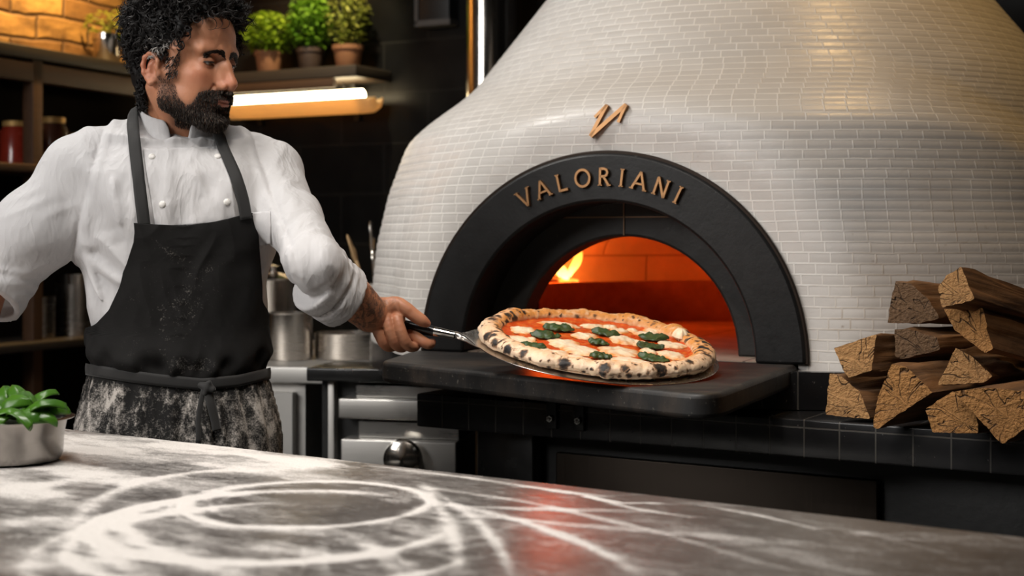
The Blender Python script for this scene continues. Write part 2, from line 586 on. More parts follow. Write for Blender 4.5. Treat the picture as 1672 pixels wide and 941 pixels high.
def herb_pot(loc, r, h, bush, leafs, mat, pot_mat, label, seed, leafL=.03, wrap=True, group=None):
    rg = np.random.default_rng(seed)
    t = empty('potted_herb', tuple(loc)); tag(t, label, 'plant', group)
    p = lathe('pot', [(.001, .002), (r * .72, 0), (r * .78, .004), (r * .97, h * .82), (r * 1.06, h * .82), (r * 1.08, h), (r * .96, h), (r * .92, h * .86), (.001, h * .85)], pot_mat, t, 28)
    lathe('soil', [(.001, h * .9), (r * .5, h * .91), (r * .9, h * .88)], M['soil'], t, 20)
    bx, bz = bush
    S = Soup(); ST = Soup()
    for i in range(leafs):
        a = rg.uniform(0, 2 * PI); cz = rg.uniform(-.75, 1); rr = math.sqrt(max(0, 1 - cz * cz)) * rg.uniform(.55, 1.05)
        P = np.array([rr * math.cos(a) * bx, rr * math.sin(a) * bx, h + bz * .78 + cz * bz * rg.uniform(.75, 1.05)])
        V, Fc = leaf_mesh(leafL * rg.uniform(.7, 1.2), leafL * rg.uniform(.5, .75), rg.uniform(.1, .5), rg.uniform(.05, .3), 4)
        e = Euler((rg.uniform(-.5, .5), rg.uniform(-.7, .4), a + rg.uniform(-.8, .8))).to_matrix()
        V = V @ np.array(e).T + P
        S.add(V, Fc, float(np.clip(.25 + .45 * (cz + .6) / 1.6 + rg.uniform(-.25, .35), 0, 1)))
        if i % 5 == 0:
            q = [(rg.uniform(-.4, .4) * r, rg.uniform(-.4, .4) * r, h * .88), tuple((P * np.array([.5, .5, 1]) + np.array([0, 0, h * .9])) * .5 + np.array([0, 0, h * .2])), tuple(P)]
            V2, F2 = tube_data(q, .0016, 5); ST.add(V2, F2, .4)
    S.build('foliage', mat, t); ST.build('stem', mat, t)
    return t


def shelf_top(px, off):
    P = on_wall(px, 130, off); P[2] = sh.location[2] + .0345; return P

g = None
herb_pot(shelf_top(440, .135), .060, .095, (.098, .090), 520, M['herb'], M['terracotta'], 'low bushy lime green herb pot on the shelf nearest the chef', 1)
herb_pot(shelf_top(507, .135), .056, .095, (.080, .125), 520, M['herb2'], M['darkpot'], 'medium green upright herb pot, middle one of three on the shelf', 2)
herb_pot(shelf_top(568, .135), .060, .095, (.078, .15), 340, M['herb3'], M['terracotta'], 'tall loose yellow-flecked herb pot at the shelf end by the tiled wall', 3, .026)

# ================================================================== rustic rack along the brick wall
RX = np.array([-LD[1], LD[0]])      # pointing away from the room
RM = np.array([LD[1], -LD[0]])      # into the room
def lw(s, off, z):
    """point along the brick wall: s metres from the corner towards the camera, off into the room"""
    p = LW - LD * s + RM * off
    return (p[0], p[1], z)
def s_at(px, off):
    best = min(np.linspace(0, 2.4, 481), key=lambda q: abs(PCX + F * lw(q, off, 0)[0] / lw(q, off, 0)[1] - px)); return float(best)
LYAW = math.atan2(LD[1], LD[0])
rack = empty('wall_rack', lw(2.2, 0, 0), LYAW)
tag(rack, 'dark wooden wall rack with posts and warm lit boards under bricks', 'shelf')
def rack_z(y, s=.9): return CAMZ + (HOR - y) / F * float(lw(s, .2, 0)[1])
# local x along the wall away from the camera, local -y into the room
zt = rack_z(118, .6)
box('top_board', 0, 1.84, -.26, -.004, zt - .02, zt + .025, M['shelf_wood'], rack, .004)
box('fascia', 0, 1.84, -.25, -.22, zt - .10, zt - .03, M['warm_wood'], rack, .003)
zm = rack_z(275, .9)
box('middle_board', 0, 1.84, -.26, -.004, zm - .03, zm, M['warm_wood'], rack, .004)
zl = rack_z(548, .9)
box('lower_board', 0, 1.84, -.32, -.004, zl - .03, zl, M['shelf_wood'], rack, .004)
for xx in (.25, 2.2 - s_at(52, .22) - .025, 1.76):
    box('post', xx, xx + .05, -.25, -.20, .02, zt - .02, M['warm_wood'], rack, .003)
M['panel'] = plain('black_stained_board', (.010, .007, .005), .95, 0, 30, .3, .1, Specular_IOR_Level=.1)
box('back_panel', 0, 1.84, -.03, -.004, .05, zt - .03, M['panel'], rack)
# jars standing on the middle board
M['jar_red'] = plain('red_preserve', (.30, .03, .015), .25, 0, 30, .4, .1, Coat_Weight=.8)
M['jar_amber'] = plain('amber_preserve', (.50, .17, .03), .25, 0, 30, .4, .1, Coat_Weight=.8)
M['jar_brown'] = plain('brown_preserve', (.12, .04, .02), .25, 0, 30, .4, .1, Coat_Weight=.8)
for i, (s, r, h, mt, lb) in enumerate(((s_at(168, .13), .055, .17, 'jar_red', 'tall red preserve jar on the rack behind the chef\'s shoulder'), (s_at(128, .13), .05, .14, 'jar_amber', 'amber preserve jar between two darker jars on the wooden rack'), (s_at(88, .13), .055, .19, 'jar_brown', 'brown preserve jar beside the wooden rack post'), (s_at(24, .13), .055, .16, 'jar_red', 'red preserve jar on the rack beyond the post, at the picture\'s edge'))):
    j = empty('preserve_jar', lw(s, .13, zm + .001)); tag(j, lb, 'jar', 'preserve jars on the rack')
    lathe('jar', [(.001, 0), (r, 0), (r, h * .75), (r * .75, h * .88), (r * .75, h * .9)], M[mt], j, 24)
    lathe('lid', [(r * .8, h * .88), (r * .8, h), (.001, h)], M['brass'], j, 24)
# a potted sprig on the top board
herb_pot(np.array(lw(s_at(176, .13), .13, zt + .026)), .06, .12, (.085, .05), 90, M['herb3'], M['chrome'], 'small sparse herb in a metal pot on the rack beside dark curls', 5, .03)

# ================================================================== flue pipe and made-up wall box
fp = U(795, 100, 5.25)
fl = empty('flue_pipe', (fp[0], fp[1], 0)); tag(fl, 'tall polished steel flue pipe standing between black tiles and the oven', 'pipe')
lathe('pipe', [(.077, .002), (.077, 2.995)], M['chrome'], fl, 48)
for z in (1.05, 2.35): lathe('collar', [(.0775, z), (.082, z), (.082, z + .04), (.0775, z + .04)], M['chrome'], fl, 48)
sb = on_wall(716, 18, 0); swb = empty('wall_box', tuple(sb), WALL_YAW)
M['reflection_rim'] = plain('grey_reflection_rim', (.12, .115, .11), .5)  # grey edge stands in for an L-shaped light reflection on the tiles
tag(swb, 'black wall box with a grey L-shaped reflection strip high on the tiles', 'box')
box('case', -.06, .09, -.07, -.003, -.055, .25, M['black'], swb, .004)
bm = bmesh.new()
for (a, b, c, d) in ((-.067, -.052, -.06, .255), (-.067, .095, -.068, -.045)): box_bm(bm, a, b, -.074, -.002, c, d)
bm_obj('rim', bm, M['reflection_rim'], swb)
# ================================================================== the oven
ARCH_Y = math.radians(25)
OV = np.array([.1888, 2.986]); ZF = 1.0
oven = empty('pizza_oven', (OV[0], OV[1], ZF), -ARCH_Y)
tag(oven, 'large domed wood fired pizza oven clad in small pale bricks', 'oven')
def ov_local(P):
    """world -> oven frame (x along the face, y inwards, z above the hearth)"""
    P = np.atleast_2d(np.asarray(P, float)); q = P[:, :2] - OV; c, s = math.cos(ARCH_Y), math.sin(ARCH_Y)
    return np.stack([q[:, 0] * c - q[:, 1] * s, q[:, 0] * s + q[:, 1] * c, P[:, 2] - ZF], 1)


def m_dome():
    t = NT('pale_glazed_brick'); uv = t.n('UVMap').outputs[0]
    o = t.coord('Object')
    w1 = t.noise(t.map(uv, scale=(1, 1, 1)), 7, 2, .5, 0, 1)
    wob = t.n('VectorMath', {0: w1, 1: (.5, .5, .5)}, operation='SUBTRACT').outputs[0]
    wob = t.n('VectorMath', {0: wob, 3: .008}, operation='SCALE').outputs[0]
    v = t.n('VectorMath', {0: uv, 1: wob}, operation='ADD').outputs[0]
    b = t.n('TexBrick', {'Vector': v, 'Color1': (.63, .60, .57, 1), 'Color2': (.69, .66, .63, 1), 'Mortar': (.86, .83, .79, 1), 'Scale': 1.0, 'Mortar Size': .0019, 'Mortar Smooth': .3, 'Brick Width': .046, 'Row Height': .0215}, offset=.5)
    n = t.noise(o, 14, 5, .6); n2 = t.noise(o, 120, 3)
    dirt = t.ramp(t.noise(o, 3.2, 5, .65), [(.52, 0), (.72, 1)])
    chips = t.ramp(t.noise(o, 55, 3, .6), [(.66, 0), (.74, 1)])
    c = t.mix(t.math('MULTIPLY', n, .28), b.outputs[0], (.50, .465, .43, 1))
    c = t.mix(t.math('MULTIPLY', t.math('MULTIPLY', dirt, b.outputs[1]), .6), c, (.34, .25, .17, 1))
    c = t.mix(t.math('MULTIPLY', chips, t.math('MULTIPLY', dirt, .5)), c, (.26, .17, .10, 1))
    h = t.math('ADD', t.math('MULTIPLY', b.outputs[1], .55), t.math('MULTIPLY', t.math('ADD', n, t.math('MULTIPLY', n2, .3)), .45))
    r = t.math('ADD', t.math('MULTIPLY', b.outputs[1], .25), t.math('MULTIPLY_ADD', n, .22, .26))
    return t.pbr(c, r, 0, t.bump(h, .55, .004))


M['dome'] = m_dome()
t_ = NT('blackened_cast_iron'); c_ = t_.coord('Object'); n_ = t_.noise(c_, 26, 6, .65); n2_ = t_.noise(c_, 150, 3)
sc_ = t_.ramp(t_.noise(c_, 60, 4, .7), [(.68, 0), (.74, 1)])
M['iron'] = t_.pbr(t_.mix(t_.math('MULTIPLY', sc_, .25), t_.mix(n_, (.0040, .0040, .0042, 1), (.0125, .012, .0122, 1)), (.25, .24, .22, 1)), t_.math('MULTIPLY_ADD', n_, .3, .30), 0, t_.bump(t_.math('ADD', n_, t_.math('MULTIPLY', n2_, .3)), .18, .004), Specular_IOR_Level=.35)
t_ = NT('sooty_iron'); c_ = t_.coord('Object'); n_ = t_.noise(c_, 20, 6, .7)
sc_ = t_.ramp(t_.noise(c_, 45, 4, .7), [(.66, 0), (.74, 1)])
M['soot'] = t_.pbr(t_.mix(t_.math('MULTIPLY', sc_, .3), t_.mix(n_, (.006, .006, .006, 1), (.022, .020, .018, 1)), (.22, .19, .15, 1)), t_.math('MULTIPLY_ADD', n_, .3, .42), 0, t_.bump(n_, .3, .005))


def m_firebrick():
    t = NT('hot_fire_brick'); uv = t.n('UVMap').outputs[0]; o = t.coord('Object')
    b = t.n('TexBrick', {'Vector': uv, 'Color1': (.50, .36, .26, 1), 'Color2': (.56, .41, .29, 1), 'Mortar': (.30, .19, .13, 1), 'Scale': 1.0, 'Mortar Size': .004, 'Mortar Smooth': .6, 'Brick Width': .30, 'Row Height': .20}, offset=.5)
    n = t.noise(o, 9, 5, .6)
    return t.pbr(t.mix(t.math('MULTIPLY', n, .6), b.outputs[0], (.18, .10, .07, 1)), .85, 0, t.bump(t.math('SUBTRACT', n, b.outputs[1]), .5, .008))


M['firebrick'] = m_firebrick()

DCX, DCY = .085, .935
_pz = np.array([-.05, .088, .234, .363, .476, .565, .638, .727, .80, .88, .98, 1.08, 1.16, 1.21, 1.235])
_pr = np.array([.945, .945, .930, .900, .858, .810, .762, .692, .634, .572, .478, .36, .22, .10, .012])
def dome_r(a, z):
    r1 = np.interp(z, _pz, _pr)
    zc = .635 - .19 * sstep(.55, 1.3, a) - .25 * sstep(1.2, 2.2, a)
    w = .17
    B = .088 * (1 - .5 * sstep(1.2, 2.4, np.abs(a)))
    return r1 + B * sstep(0, 1, (zc + .02 - z) / w)


ARO, ARI = .430, .328      # outer and inner radius of the black arch
def arch_out(x, z):
    return np.where(z > 0, np.hypot(x, z), np.abs(x)) - ARO


# smooth profile first: resample by arc length so that courses have one height
zz = np.linspace(-.014, 1.235, 600)
_k = np.ones(21) / 21
_rs = np.interp(zz, _pz, _pr); _rs = np.convolve(np.pad(_rs, 10, mode='edge'), _k, 'valid')
_pz, _pr = zz, _rs
rr_ = dome_r(np.zeros(600), zz)
arc = np.concatenate([[0], np.cumsum(np.hypot(np.diff(zz), np.diff(rr_)))])
RH = .0215; NC = int(arc[-1] // RH); SUB = 4
s_rows = np.arange(NC * SUB + 1) * RH / SUB
z_rows = np.interp(s_rows, arc, zz)
NA = 720
aa = np.linspace(-PI, PI, NA, endpoint=False)
A, Z = np.meshgrid(aa, z_rows)
R_ = dome_r(A, Z)
R_ = R_ - .0016 * ((np.arange(len(z_rows)) % SUB) == 0)[:, None]
X = DCX + R_ * np.sin(A); Y = DCY - R_ * np.cos(A)
D = arch_out(X, Z)
front = (np.cos(A) > .25)
wb = np.where(front, 1 - sstep(0.0, .20, D), 0)
Y = Y * (1 - wb) + np.minimum(Y, .014) * wb * 0 + .014 * wb
V = np.stack([X, Y, Z], -1).reshape(-1, 3)
Fq = grid_faces(NA, len(z_rows), True)
keep = ~((D.reshape(-1)[Fq] < -.012).all(1) & front.reshape(-1)[Fq].any(1))
ri = np.repeat(np.arange(len(z_rows) - 1), NA)[keep]; Fq = Fq[keep]
dome = fast_mesh('dome', V, Fq, M['dome'], oven)
# uv: one course after another, brick width constant in metres
course = ri // SUB
r_c = dome_r(np.zeros(NC), np.interp((np.arange(NC) + .5) * RH, arc, zz))
af = aa[Fq % NA]; af[af - af[:, :1] > PI] -= 2 * PI; af[af - af[:, :1] < -PI] += 2 * PI
uu = (af + 4) * r_c[course][:, None]
vv = s_rows[Fq // NA]
lay = dome.data.uv_layers.new(name='UVMap'); lay.data.foreach_set('uv', np.stack([uu, vv], -1).astype(np.float32).ravel())


def arch_solid(name, ro, ri, y0, y1, mat, parent, n=96, zb=0.0, lip=.0, legs=True, bev=.004):
    """half-round arch between two radii, with straight legs down to zb, as a closed solid"""
    prof_a = [PI - PI * i / n for i in range(n + 1)]
    pts_o = [(-ro, zb)] + [(ro * math.cos(a), ro * math.sin(a)) for a in prof_a] + [(ro, zb)]
    pts_i = [(-ri, zb)] + [(ri * math.cos(a), ri * math.sin(a)) for a in prof_a] + [(ri, zb)]
    m = len(pts_o); V = []
    for y in (y0, y1):
        V += [(x, y, z) for x, z in pts_o] + [(x, y, z) for x, z in pts_i]
    Fc = []
    for i in range(m - 1):
        Fc.append((i, i + 1, m + i + 1, m + i))
        Fc.append((2 * m + i, 3 * m + i, 3 * m + i + 1, 2 * m + i + 1))
        Fc.append((i, 2 * m + i, 2 * m + i + 1, i + 1))
        Fc.append((m + i, m + i + 1, 3 * m + i + 1, 3 * m + i))
    Fc.append((0, m, 3 * m, 2 * m)); Fc.append((m - 1, 3 * m - 1, 4 * m - 1, 2 * m - 1)) if False else None
    Fc = [f for f in Fc if f]
    Fc.append((m - 1, 2 * m + m - 1, 4 * m - 1, 2 * m - 1))
    bm = bmesh.new(); vs = [bm.verts.new(v) for v in V]
    for f in Fc: bm.faces.new([vs[i] for i in f])
    bmesh.ops.remove_doubles(bm, verts=bm.verts[:], dist=1e-6)
    o = bm_obj(name, bm, mat, parent, angle=.6)
    if bev:
        b_ = bevel(o, bev, 2, 1.0)
    return o


frame = arch_solid('arch_frame', ARO, ARI, 0.0, .15, M['iron'], oven, zb=0.0, bev=.006)
# thin bronze-brown outer rim that shows behind the face
arch_solid('arch_rim', ARO + .006, ARO - .004, .005, .10, M['bronze_dark'] if 'bronze_dark' in M else M['iron'], oven, zb=0.0, bev=.002)
# recessed throat plate with the low opening, jointed like a casting
throat = arch_solid('throat_plate', .345, .255, .13, .205, M['soot'], oven, zb=0.0, bev=.006)
bm = bmesh.new()
zj = .297; M['joint'] = plain('tarnished_joint', (.20, .12, .07), .5, .5)
hw = math.sqrt(.345 ** 2 - zj ** 2) - .02
box_bm(bm, -hw, hw, .1265, .1315, zj - .0012, zj + .0016)
box_bm(bm, .0, .0025, .1265, .1315, .258, .33)
bm_obj('plate_joint', bm, M['joint'], throat)

# ---- chamber
CY, CR, CHH = .86, .66, .40
prof = [(CR, 0), (CR, .16)] + [(CR * math.cos(t), .16 + (CHH - .16) * math.sin(t)) for t in np.linspace(.12, PI / 2 - .001, 16)]
NCm = 120; V = []; UVc = []; s = 0
for j, (r, z) in enumerate(prof):
    if j: s += math.hypot(r - prof[j - 1][0], z - prof[j - 1][1])
    for i in range(NCm + 1):
        a = -PI + 2 * PI * i / NCm
        V.append((r * math.sin(a), CY - r * math.cos(a), z)); UVc.append((a * CR, s))
V = np.array(V); Fq = grid_faces(NCm + 1, len(prof))
ctr = V[Fq].mean(1)
hole = (ctr[:, 1] < CY) & (np.abs(ctr[:, 0]) < .27) & (ctr[:, 2] < .27)
ch = fast_mesh('chamber', V, Fq[~hole], M['firebrick'], oven); set_uv(ch, np.array(UVc))
solidify(ch, .03, 1)
# hearth floor, sectioned stone
def m_hearth():
    t = NT('hearth_stone'); o = t.coord('Object')
    b = t.n('TexBrick', {'Vector': o, 'Color1': (.42, .33, .26, 1), 'Color2': (.48, .38, .29, 1), 'Mortar': (.12, .09, .07, 1), 'Scale': 1.0, 'Mortar Size': .003, 'Brick Width': .30, 'Row Height': .30}, offset=0)
    n = t.noise(o, 8, 5, .65)
    return t.pbr(t.mix(n, b.outputs[0], (.12, .09, .07, 1)), .7, 0, t.bump(n, .3, .004))
M['hearth'] = m_hearth()
bm = bmesh.new()
pts = [(-.325, .02), (.325, .02), (.325, .3)] + [(CR * math.sin(a) * 1.02, CY - CR * math.cos(a) * 1.02) for a in np.linspace(.42, 2 * PI - .42, 60)] + [(-.325, .3)]
lo_ = [bm.verts.new((x, y, -.03)) for x, y in pts]; hi_ = [bm.verts.new((x, y, 0.002)) for x, y in pts]
bm.faces.new(hi_); bm.faces.new(lo_[::-1])
for i in range(len(pts)): bm.faces.new((lo_[i], lo_[(i + 1) % len(pts)], hi_[(i + 1) % len(pts)], hi_[i]))
bm_obj('hearth_floor', bm, M['hearth'], oven)
# low kerb of fire bricks that holds the embers back
V = []; UVk = []; n = 90; a0, a1 = math.radians(-84), math.radians(-276)
for r, z in ((.535, .0), (.505, .0), (.505, .118), (.509, .124), (.535, .124), (.535, .0)):
    for i in range(n + 1):
        a = a0 + (a1 - a0) * i / n
        V.append((r * math.sin(a), CY - r * math.cos(a), z)); UVk.append((a * .5, z + r))
Fk = grid_faces(n + 1, 6)
M['shaded_brick'] = plain('shaded_fire_brick', (.19, .12, .085), .9, 0, 30, .4, .4)  # darkened brick: shade on the kerb is put into its colour
kb = fast_mesh('ember_kerb', np.array(V), Fk, M['shaded_brick'], oven); set_uv(kb, np.array(UVk)); kb.data.set_sharp_from_angle(angle=.6)

# ---- bronze lettering: strokes with small serifs
GL = {
    'V': [[(0, 1), (.42, 0)], [(.84, 1), (.42, 0)]],
    'A': [[(0, 0), (.42, 1)], [(.84, 0), (.42, 1)], [(.16, .33), (.68, .33)]],
    'L': [[(.08, 1), (.08, 0)], [(.08, .05), (.62, .05)]],
    'R': [[(.08, 0), (.08, 1)], [(.08, .95), (.34, .95), (.50, .88), (.55, .74), (.50, .60), (.34, .52), (.08, .52)], [(.30, .52), (.66, 0)]],
    'I': [[(.08, 0), (.08, 1)]],
    'N': [[(.08, 0), (.08, 1)], [(.08, 1), (.74, 0)], [(.74, 0), (.74, 1)]],
    'O': [[(.5 + .46 * math.cos(t), .5 + .47 * math.sin(t)) for t in np.linspace(0, 2 * PI, 33)]],
}
GW = {'V': .84, 'A': .84, 'L': .62, 'R': .66, 'I': .16, 'N': .82, 'O': 1.0}
SER = {'V': [(0, 1), (.84, 1)], 'A': [(0, 0), (.84, 0)], 'L': [(.08, 1)], 'R': [(.08, 0), (.66, 0)], 'I': [(.08, 0), (.08, 1)], 'N': [(.08, 0), (.74, 1)], 'O': []}


def stroke_solid(bm, pts, w, y0, y1, tf, closed=False):
    P = np.array(pts, float); m = len(P)
    L = []; Rr = []
    for i in range(m):
        if closed: t = P[(i + 1) % (m - 1)] - P[(i - 1) % (m - 1)] if i < m - 1 else P[1] - P[m - 2]
        else: t = P[min(i + 1, m - 1)] - P[max(i - 1, 0)]
        t = t / (np.linalg.norm(t) + 1e-9); nn = np.array([-t[1], t[0]])
        L.append(P[i] + nn * w / 2); Rr.append(P[i] - nn * w / 2)
    rows = []
    for i in range(m):
        rows.append([bm.verts.new(tf(q[0], q[1], y)) for y in (y0, y1) for q in (L[i], Rr[i])])
    for a, b in zip(rows[:-1], rows[1:]):
        bm.faces.new((a[0], a[1], b[1], b[0])); bm.faces.new((a[2], b[2], b[3], a[3]))
        bm.faces.new((a[0], b[0], b[2], a[2])); bm.faces.new((a[1], a[3], b[3], b[1]))
    if not closed:
        for a in (rows[0], rows[-1]): bm.faces.new((a[0], a[2], a[3], a[1]))


LH = .0375; LR = .361
word = 'VALORIANI'; angs = [-27.3, -20.4, -13.4, -6.1, 1.2, 7.2, 13.2, 20.6, 26.6]
for ch_, an in zip(word, angs):
    bm = bmesh.new(); a = math.radians(an); w = GW[ch_]
    def tf(u, v, y, a=a, w=w):
        x = (u - w / 2) * LH * .92; r = LR + (v) * LH
        return (math.sin(a) * r + math.cos(a) * x, y, math.cos(a) * r - math.sin(a) * x)
    for st in GL[ch_]:
        stroke_solid(bm, st, .135 if not (ch_ in 'AR' and len(st) == 2 and st[0][1] == st[1][1]) else .10, -.010, -.0005, tf, closed=ch_ == 'O')
    for (sx, sz) in SER[ch_]:
        stroke_solid(bm, [(sx - .13, sz + (.03 if sz == 0 else -.03)), (sx + .13, sz + (.03 if sz == 0 else -.03))], .06, -.010, -.0005, tf)
    bm_obj('letter', bm, M['bronze'], frame)
# ---- bronze emblem above the arch: a slanted double stroke with a hook at each end
EM = [(970.8, 191.4), (988.7, 171.0), (966.3, 222.8), (1020.1, 170.5), (1009.7, 199.8)]
# unproject on a plane parallel to the face, just proud of the bricks
def on_face(px, py, yoff):
    n = np.array([-math.sin(ARCH_Y), -math.cos(ARCH_Y), 0]); o = np.array([0, 0, CAMZ]); r = U(px, py, 1.0) - o
    P = np.array([OV[0], OV[1], 0]) - n * yoff
    return o + r * (np.dot(P - o, n) / np.dot(r, n))
e_loc = ov_local(np.array([on_face(px, py, .0) for px, py in EM]))
zc_ = e_loc[:, 2].mean(); xc_ = e_loc[:, 0].mean()
def surf_y(x, z):
    a = math.asin((x - DCX) / float(dome_r(np.array(0.0), np.array(z)))); y = DCY - float(dome_r(np.array(a), np.array(z))) * math.cos(a)
    w = 1 - float(sstep(0.0, .20, arch_out(np.array(x), np.array(z)))); return y * (1 - w) + .014 * w
ys_ = surf_y(xc_, zc_)
e_loc = ov_local(np.array([on_face(px, py, ys_ - .008) for px, py in EM]))
bm = bmesh.new()
sl_ = 0.0
z0_, z1_ = e_loc[:, 2].min(), e_loc[:, 2].max()
ya_, yb_ = surf_y(xc_, z0_), surf_y(xc_, z1_)
def etf(u, v, y): 
    k = (v - z0_) / (z1_ - z0_)
    return (u, ya_ + (yb_ - ya_) * k + y, v)
for i, w in ((0, .0062), (1, .0078), (2, .0088), (3, .0066)):
    stroke_solid(bm, [e_loc[i][[0, 2]], e_loc[i + 1][[0, 2]]], w, -.016, -.004, etf)
em = bm_obj('emblem', bm, M['bronze'], oven)
for i in (0, 2, 4):
    q = e_loc[i]; yy = etf(q[0], q[2], 0)[1]
    tube('standoff', [(q[0], yy - .006, q[2]), (q[0], yy + .02, q[2])], .003, M['bronze'], em, 8)

# ---- plinth of upright black tiles under the dome, ledge and base (world-aligned to the ledge line)
def m_glaze_tile(w, h):
    t = NT('black_glazed_tile'); uv = t.n('UVMap').outputs[0]; o = t.coord('Object')
    b = t.n('TexBrick', {'Vector': uv, 'Color1': (.010, .010, .011, 1), 'Color2': (.016, .016, .017, 1), 'Mortar': (.075, .07, .063, 1), 'Scale': 1.0, 'Mortar Size': .0016, 'Mortar Smooth': .2, 'Brick Width': w, 'Row Height': h}, offset=0)
    n = t.noise(o, 18, 4); sp = t.ramp(t.noise(o, 130, 2, .5), [(.70, 0), (.75, 1)])
    c = t.mix(t.math('MULTIPLY', sp, .25), b.outputs[0], (.3, .28, .25, 1))
    return t.pbr(c, t.math('MULTIPLY_ADD', n, .2, .14), 0, t.bump(t.math('MULTIPLY_ADD', n, .15, t.math('SUBTRACT', 1, b.outputs[1])), .5, .003))
M['glaze'] = m_glaze_tile(.067, 1.0)
zp0, zp1 = .917 - ZF, -.010
V = []; UVp = []
n = 160
for r, z in ((-.02, zp1), (.004, zp1), (.004, zp0)):
    for i in range(n + 1):
        a = -PI + 2 * PI * i / n; rd = float(dome_r(np.array(a), np.array(-.014))) + r
        V.append((DCX + rd * math.sin(a), DCY - rd * math.cos(a), z)); UVp.append((a * 1.0, z + .3))
pl_ = fast_mesh('plinth', np.array(V), grid_faces(n + 1, 3), M['glaze'], oven); set_uv(pl_, np.array(UVp)); pl_.data.set_sharp_from_angle(angle=.6)

LP = np.array([-.207, 3.08]); LQ = np.array([.848, 2.45]); lu = (LQ - LP) / np.linalg.norm(LQ - LP); ln = np.array([-lu[1], lu[0]])   # ln points back
ledge_yaw = math.atan2(lu[1], lu[0])
def to_oven(o, loc, yaw):
    """place an object given in a world frame as a child of the oven"""
    q = ov_local([loc])[0]; o.parent = oven; o.location = q; o.rotation_euler = (0, 0, yaw + ARCH_Y)
def ledge_box(name, x0, x1, y0, y1, z0, z1, mat, bev=.0, uv=False):
    bm = bmesh.new(); box_bm(bm, x0, x1, y0, y1, z0, z1)
    o = bm_obj(name, bm, mat)
    to_oven(o, (LP[0], LP[1], 0), ledge_yaw)
    if uv:
        l = o.data.uv_layers.new(name='UVMap')
        for p in o.data.polygons:
            for li in p.loop_indices:
                c = o.data.vertices[o.data.loops[li].vertex_index].co
                l.data[li].uv = (c.x + c.y if abs(p.normal.z) < .5 else c.x, (c.z + .1 if abs(p.normal.z) < .5 else c.y + .3))
    if bev:
        bevel(o, bev, 3); o.data.polygons.foreach_set('use_smooth', [True] * len(o.data.polygons))
    return o
ledge_box('tiled_ledge', -.0, 2.4, 0, 1.75, .843, .915, M['glaze'], .004, True)
ledge_box('base_cabinet', .12, 2.36, .10, 1.70, .02, .8425, M['black'], .004)
ledge_box('steel_panel', .30, .985, .080, .099, .10, .80, m_steel('dark_brushed_steel', (.055, .044, .036), .38, (60, 60, 1)), .003)
ledge_box('corner_post', .12, .26, .055, .13, .02, .8425, M['black_gloss'], .004)
# ---- landing shelf
shp = [(-.27, 2.9025), (.318, 2.262), (.60, 2.90), (.62, 2.99), (-.19, 3.36)]
def rounded(poly, rad, n=8):
    out = []; m = len(poly)
    for i in range(m):
        p = np.array(poly[i], float); a = np.array(poly[i - 1], float) - p; b = np.array(poly[(i + 1) % m], float) - p
        r = rad[i]
        if r <= 0: out.append(tuple(p)); continue
        a /= np.linalg.norm(a); b /= np.linalg.norm(b)
        for k in range(n + 1):
            t = k / n; q = (1 - t) ** 2 * (p + a * r) + 2 * t * (1 - t) * p + t * t * (p + b * r)
            out.append(tuple(q))
    return out
pp = rounded(shp, (.03, .085, 0, 0, 0))
bm = bmesh.new(); lo_ = [bm.verts.new((x, y, .957)) for x, y in pp]; hi_ = [bm.verts.new((x, y, 1.0)) for x, y in pp]
bm.faces.new(hi_); bm.faces.new(lo_[::-1])
for i in range(len(pp)): bm.faces.new((lo_[i], lo_[(i + 1) % len(pp)], hi_[(i + 1) % len(pp)], hi_[i]))
t_ = NT('worn_black_shelf'); c_ = t_.coord('Object'); n_ = t_.noise(c_, 12, 6, .65)
wear = t_.ramp(t_.noise(t_.map(c_, scale=(1, 3, 1)), 5, 6, .7), [(.46, 0), (.66, 1)])
fl_ = t_.ramp(t_.noise(c_, 160, 2, .5), [(.66, 0), (.72, 1)])
M['shelf'] = t_.pbr(t_.mix(t_.math('MULTIPLY', fl_, .16), t_.mix(t_.math('MULTIPLY', wear, .6), (.010, .0095, .0095, 1), (.060, .044, .033, 1)), (.4, .36, .3, 1)), t_.math('MULTIPLY_ADD', n_, .28, .40), 0, t_.bump(n_, .15, .004))
so = bm_obj('landing_shelf', bm, M['shelf'], angle=.6); to_oven(so, (0, 0, 0), 0); bevel(so, .009, 4)
# rounded under-rail of the shelf
inn = np.array(shp); cen = inn.mean(0); ppi = [tuple(cen + np.array([.03, .06]) + (np.array(p) - cen) * .80) for p in pp]
bm = bmesh.new(); lo_ = [bm.verts.new((x, y, .938)) for x, y in ppi]; hi_ = [bm.verts.new((x, y, .9565)) for x, y in ppi]
bm.faces.new(hi_); bm.faces.new(lo_[::-1])
for i in range(len(ppi)): bm.faces.new((lo_[i], lo_[(i + 1) % len(ppi)], hi_[(i + 1) % len(ppi)], hi_[i]))
su = bm_obj('shelf_rail', bm, M['iron'], angle=.6); to_oven(su, (0, 0, 0), 0); bevel(su, .006, 3)
# two flat brackets with a bolt each, screwed on the tiles
def ledge_s(px):
    k = (px - PCX) / F      # LP + lu*s at x = k*y
    return (k * LP[1] - LP[0]) / (lu[0] - k * lu[1])
for px in (903, 948):
    s = ledge_s(px)
    b = ledge_box('bracket', s - .0115, s + .0115, -.008, -.0005, .862, .937, M['iron'], .0015)
    bm = bmesh.new()
    bmesh.ops.create_cone(bm, cap_ends=True, segments=6, radius1=.008, radius2=.007, depth=.009, matrix=Matrix.Translation((s, -.012, .883)) @ Matrix.Rotation(PI / 2, 4, 'X'))
    bmesh.ops.create_uvsphere(bm, u_segments=12, v_segments=8, radius=.0042, matrix=Matrix.Translation((s, -.0155, .883)))
    bo = bm_obj('bolt', bm, M['steel'], b, angle=.5)

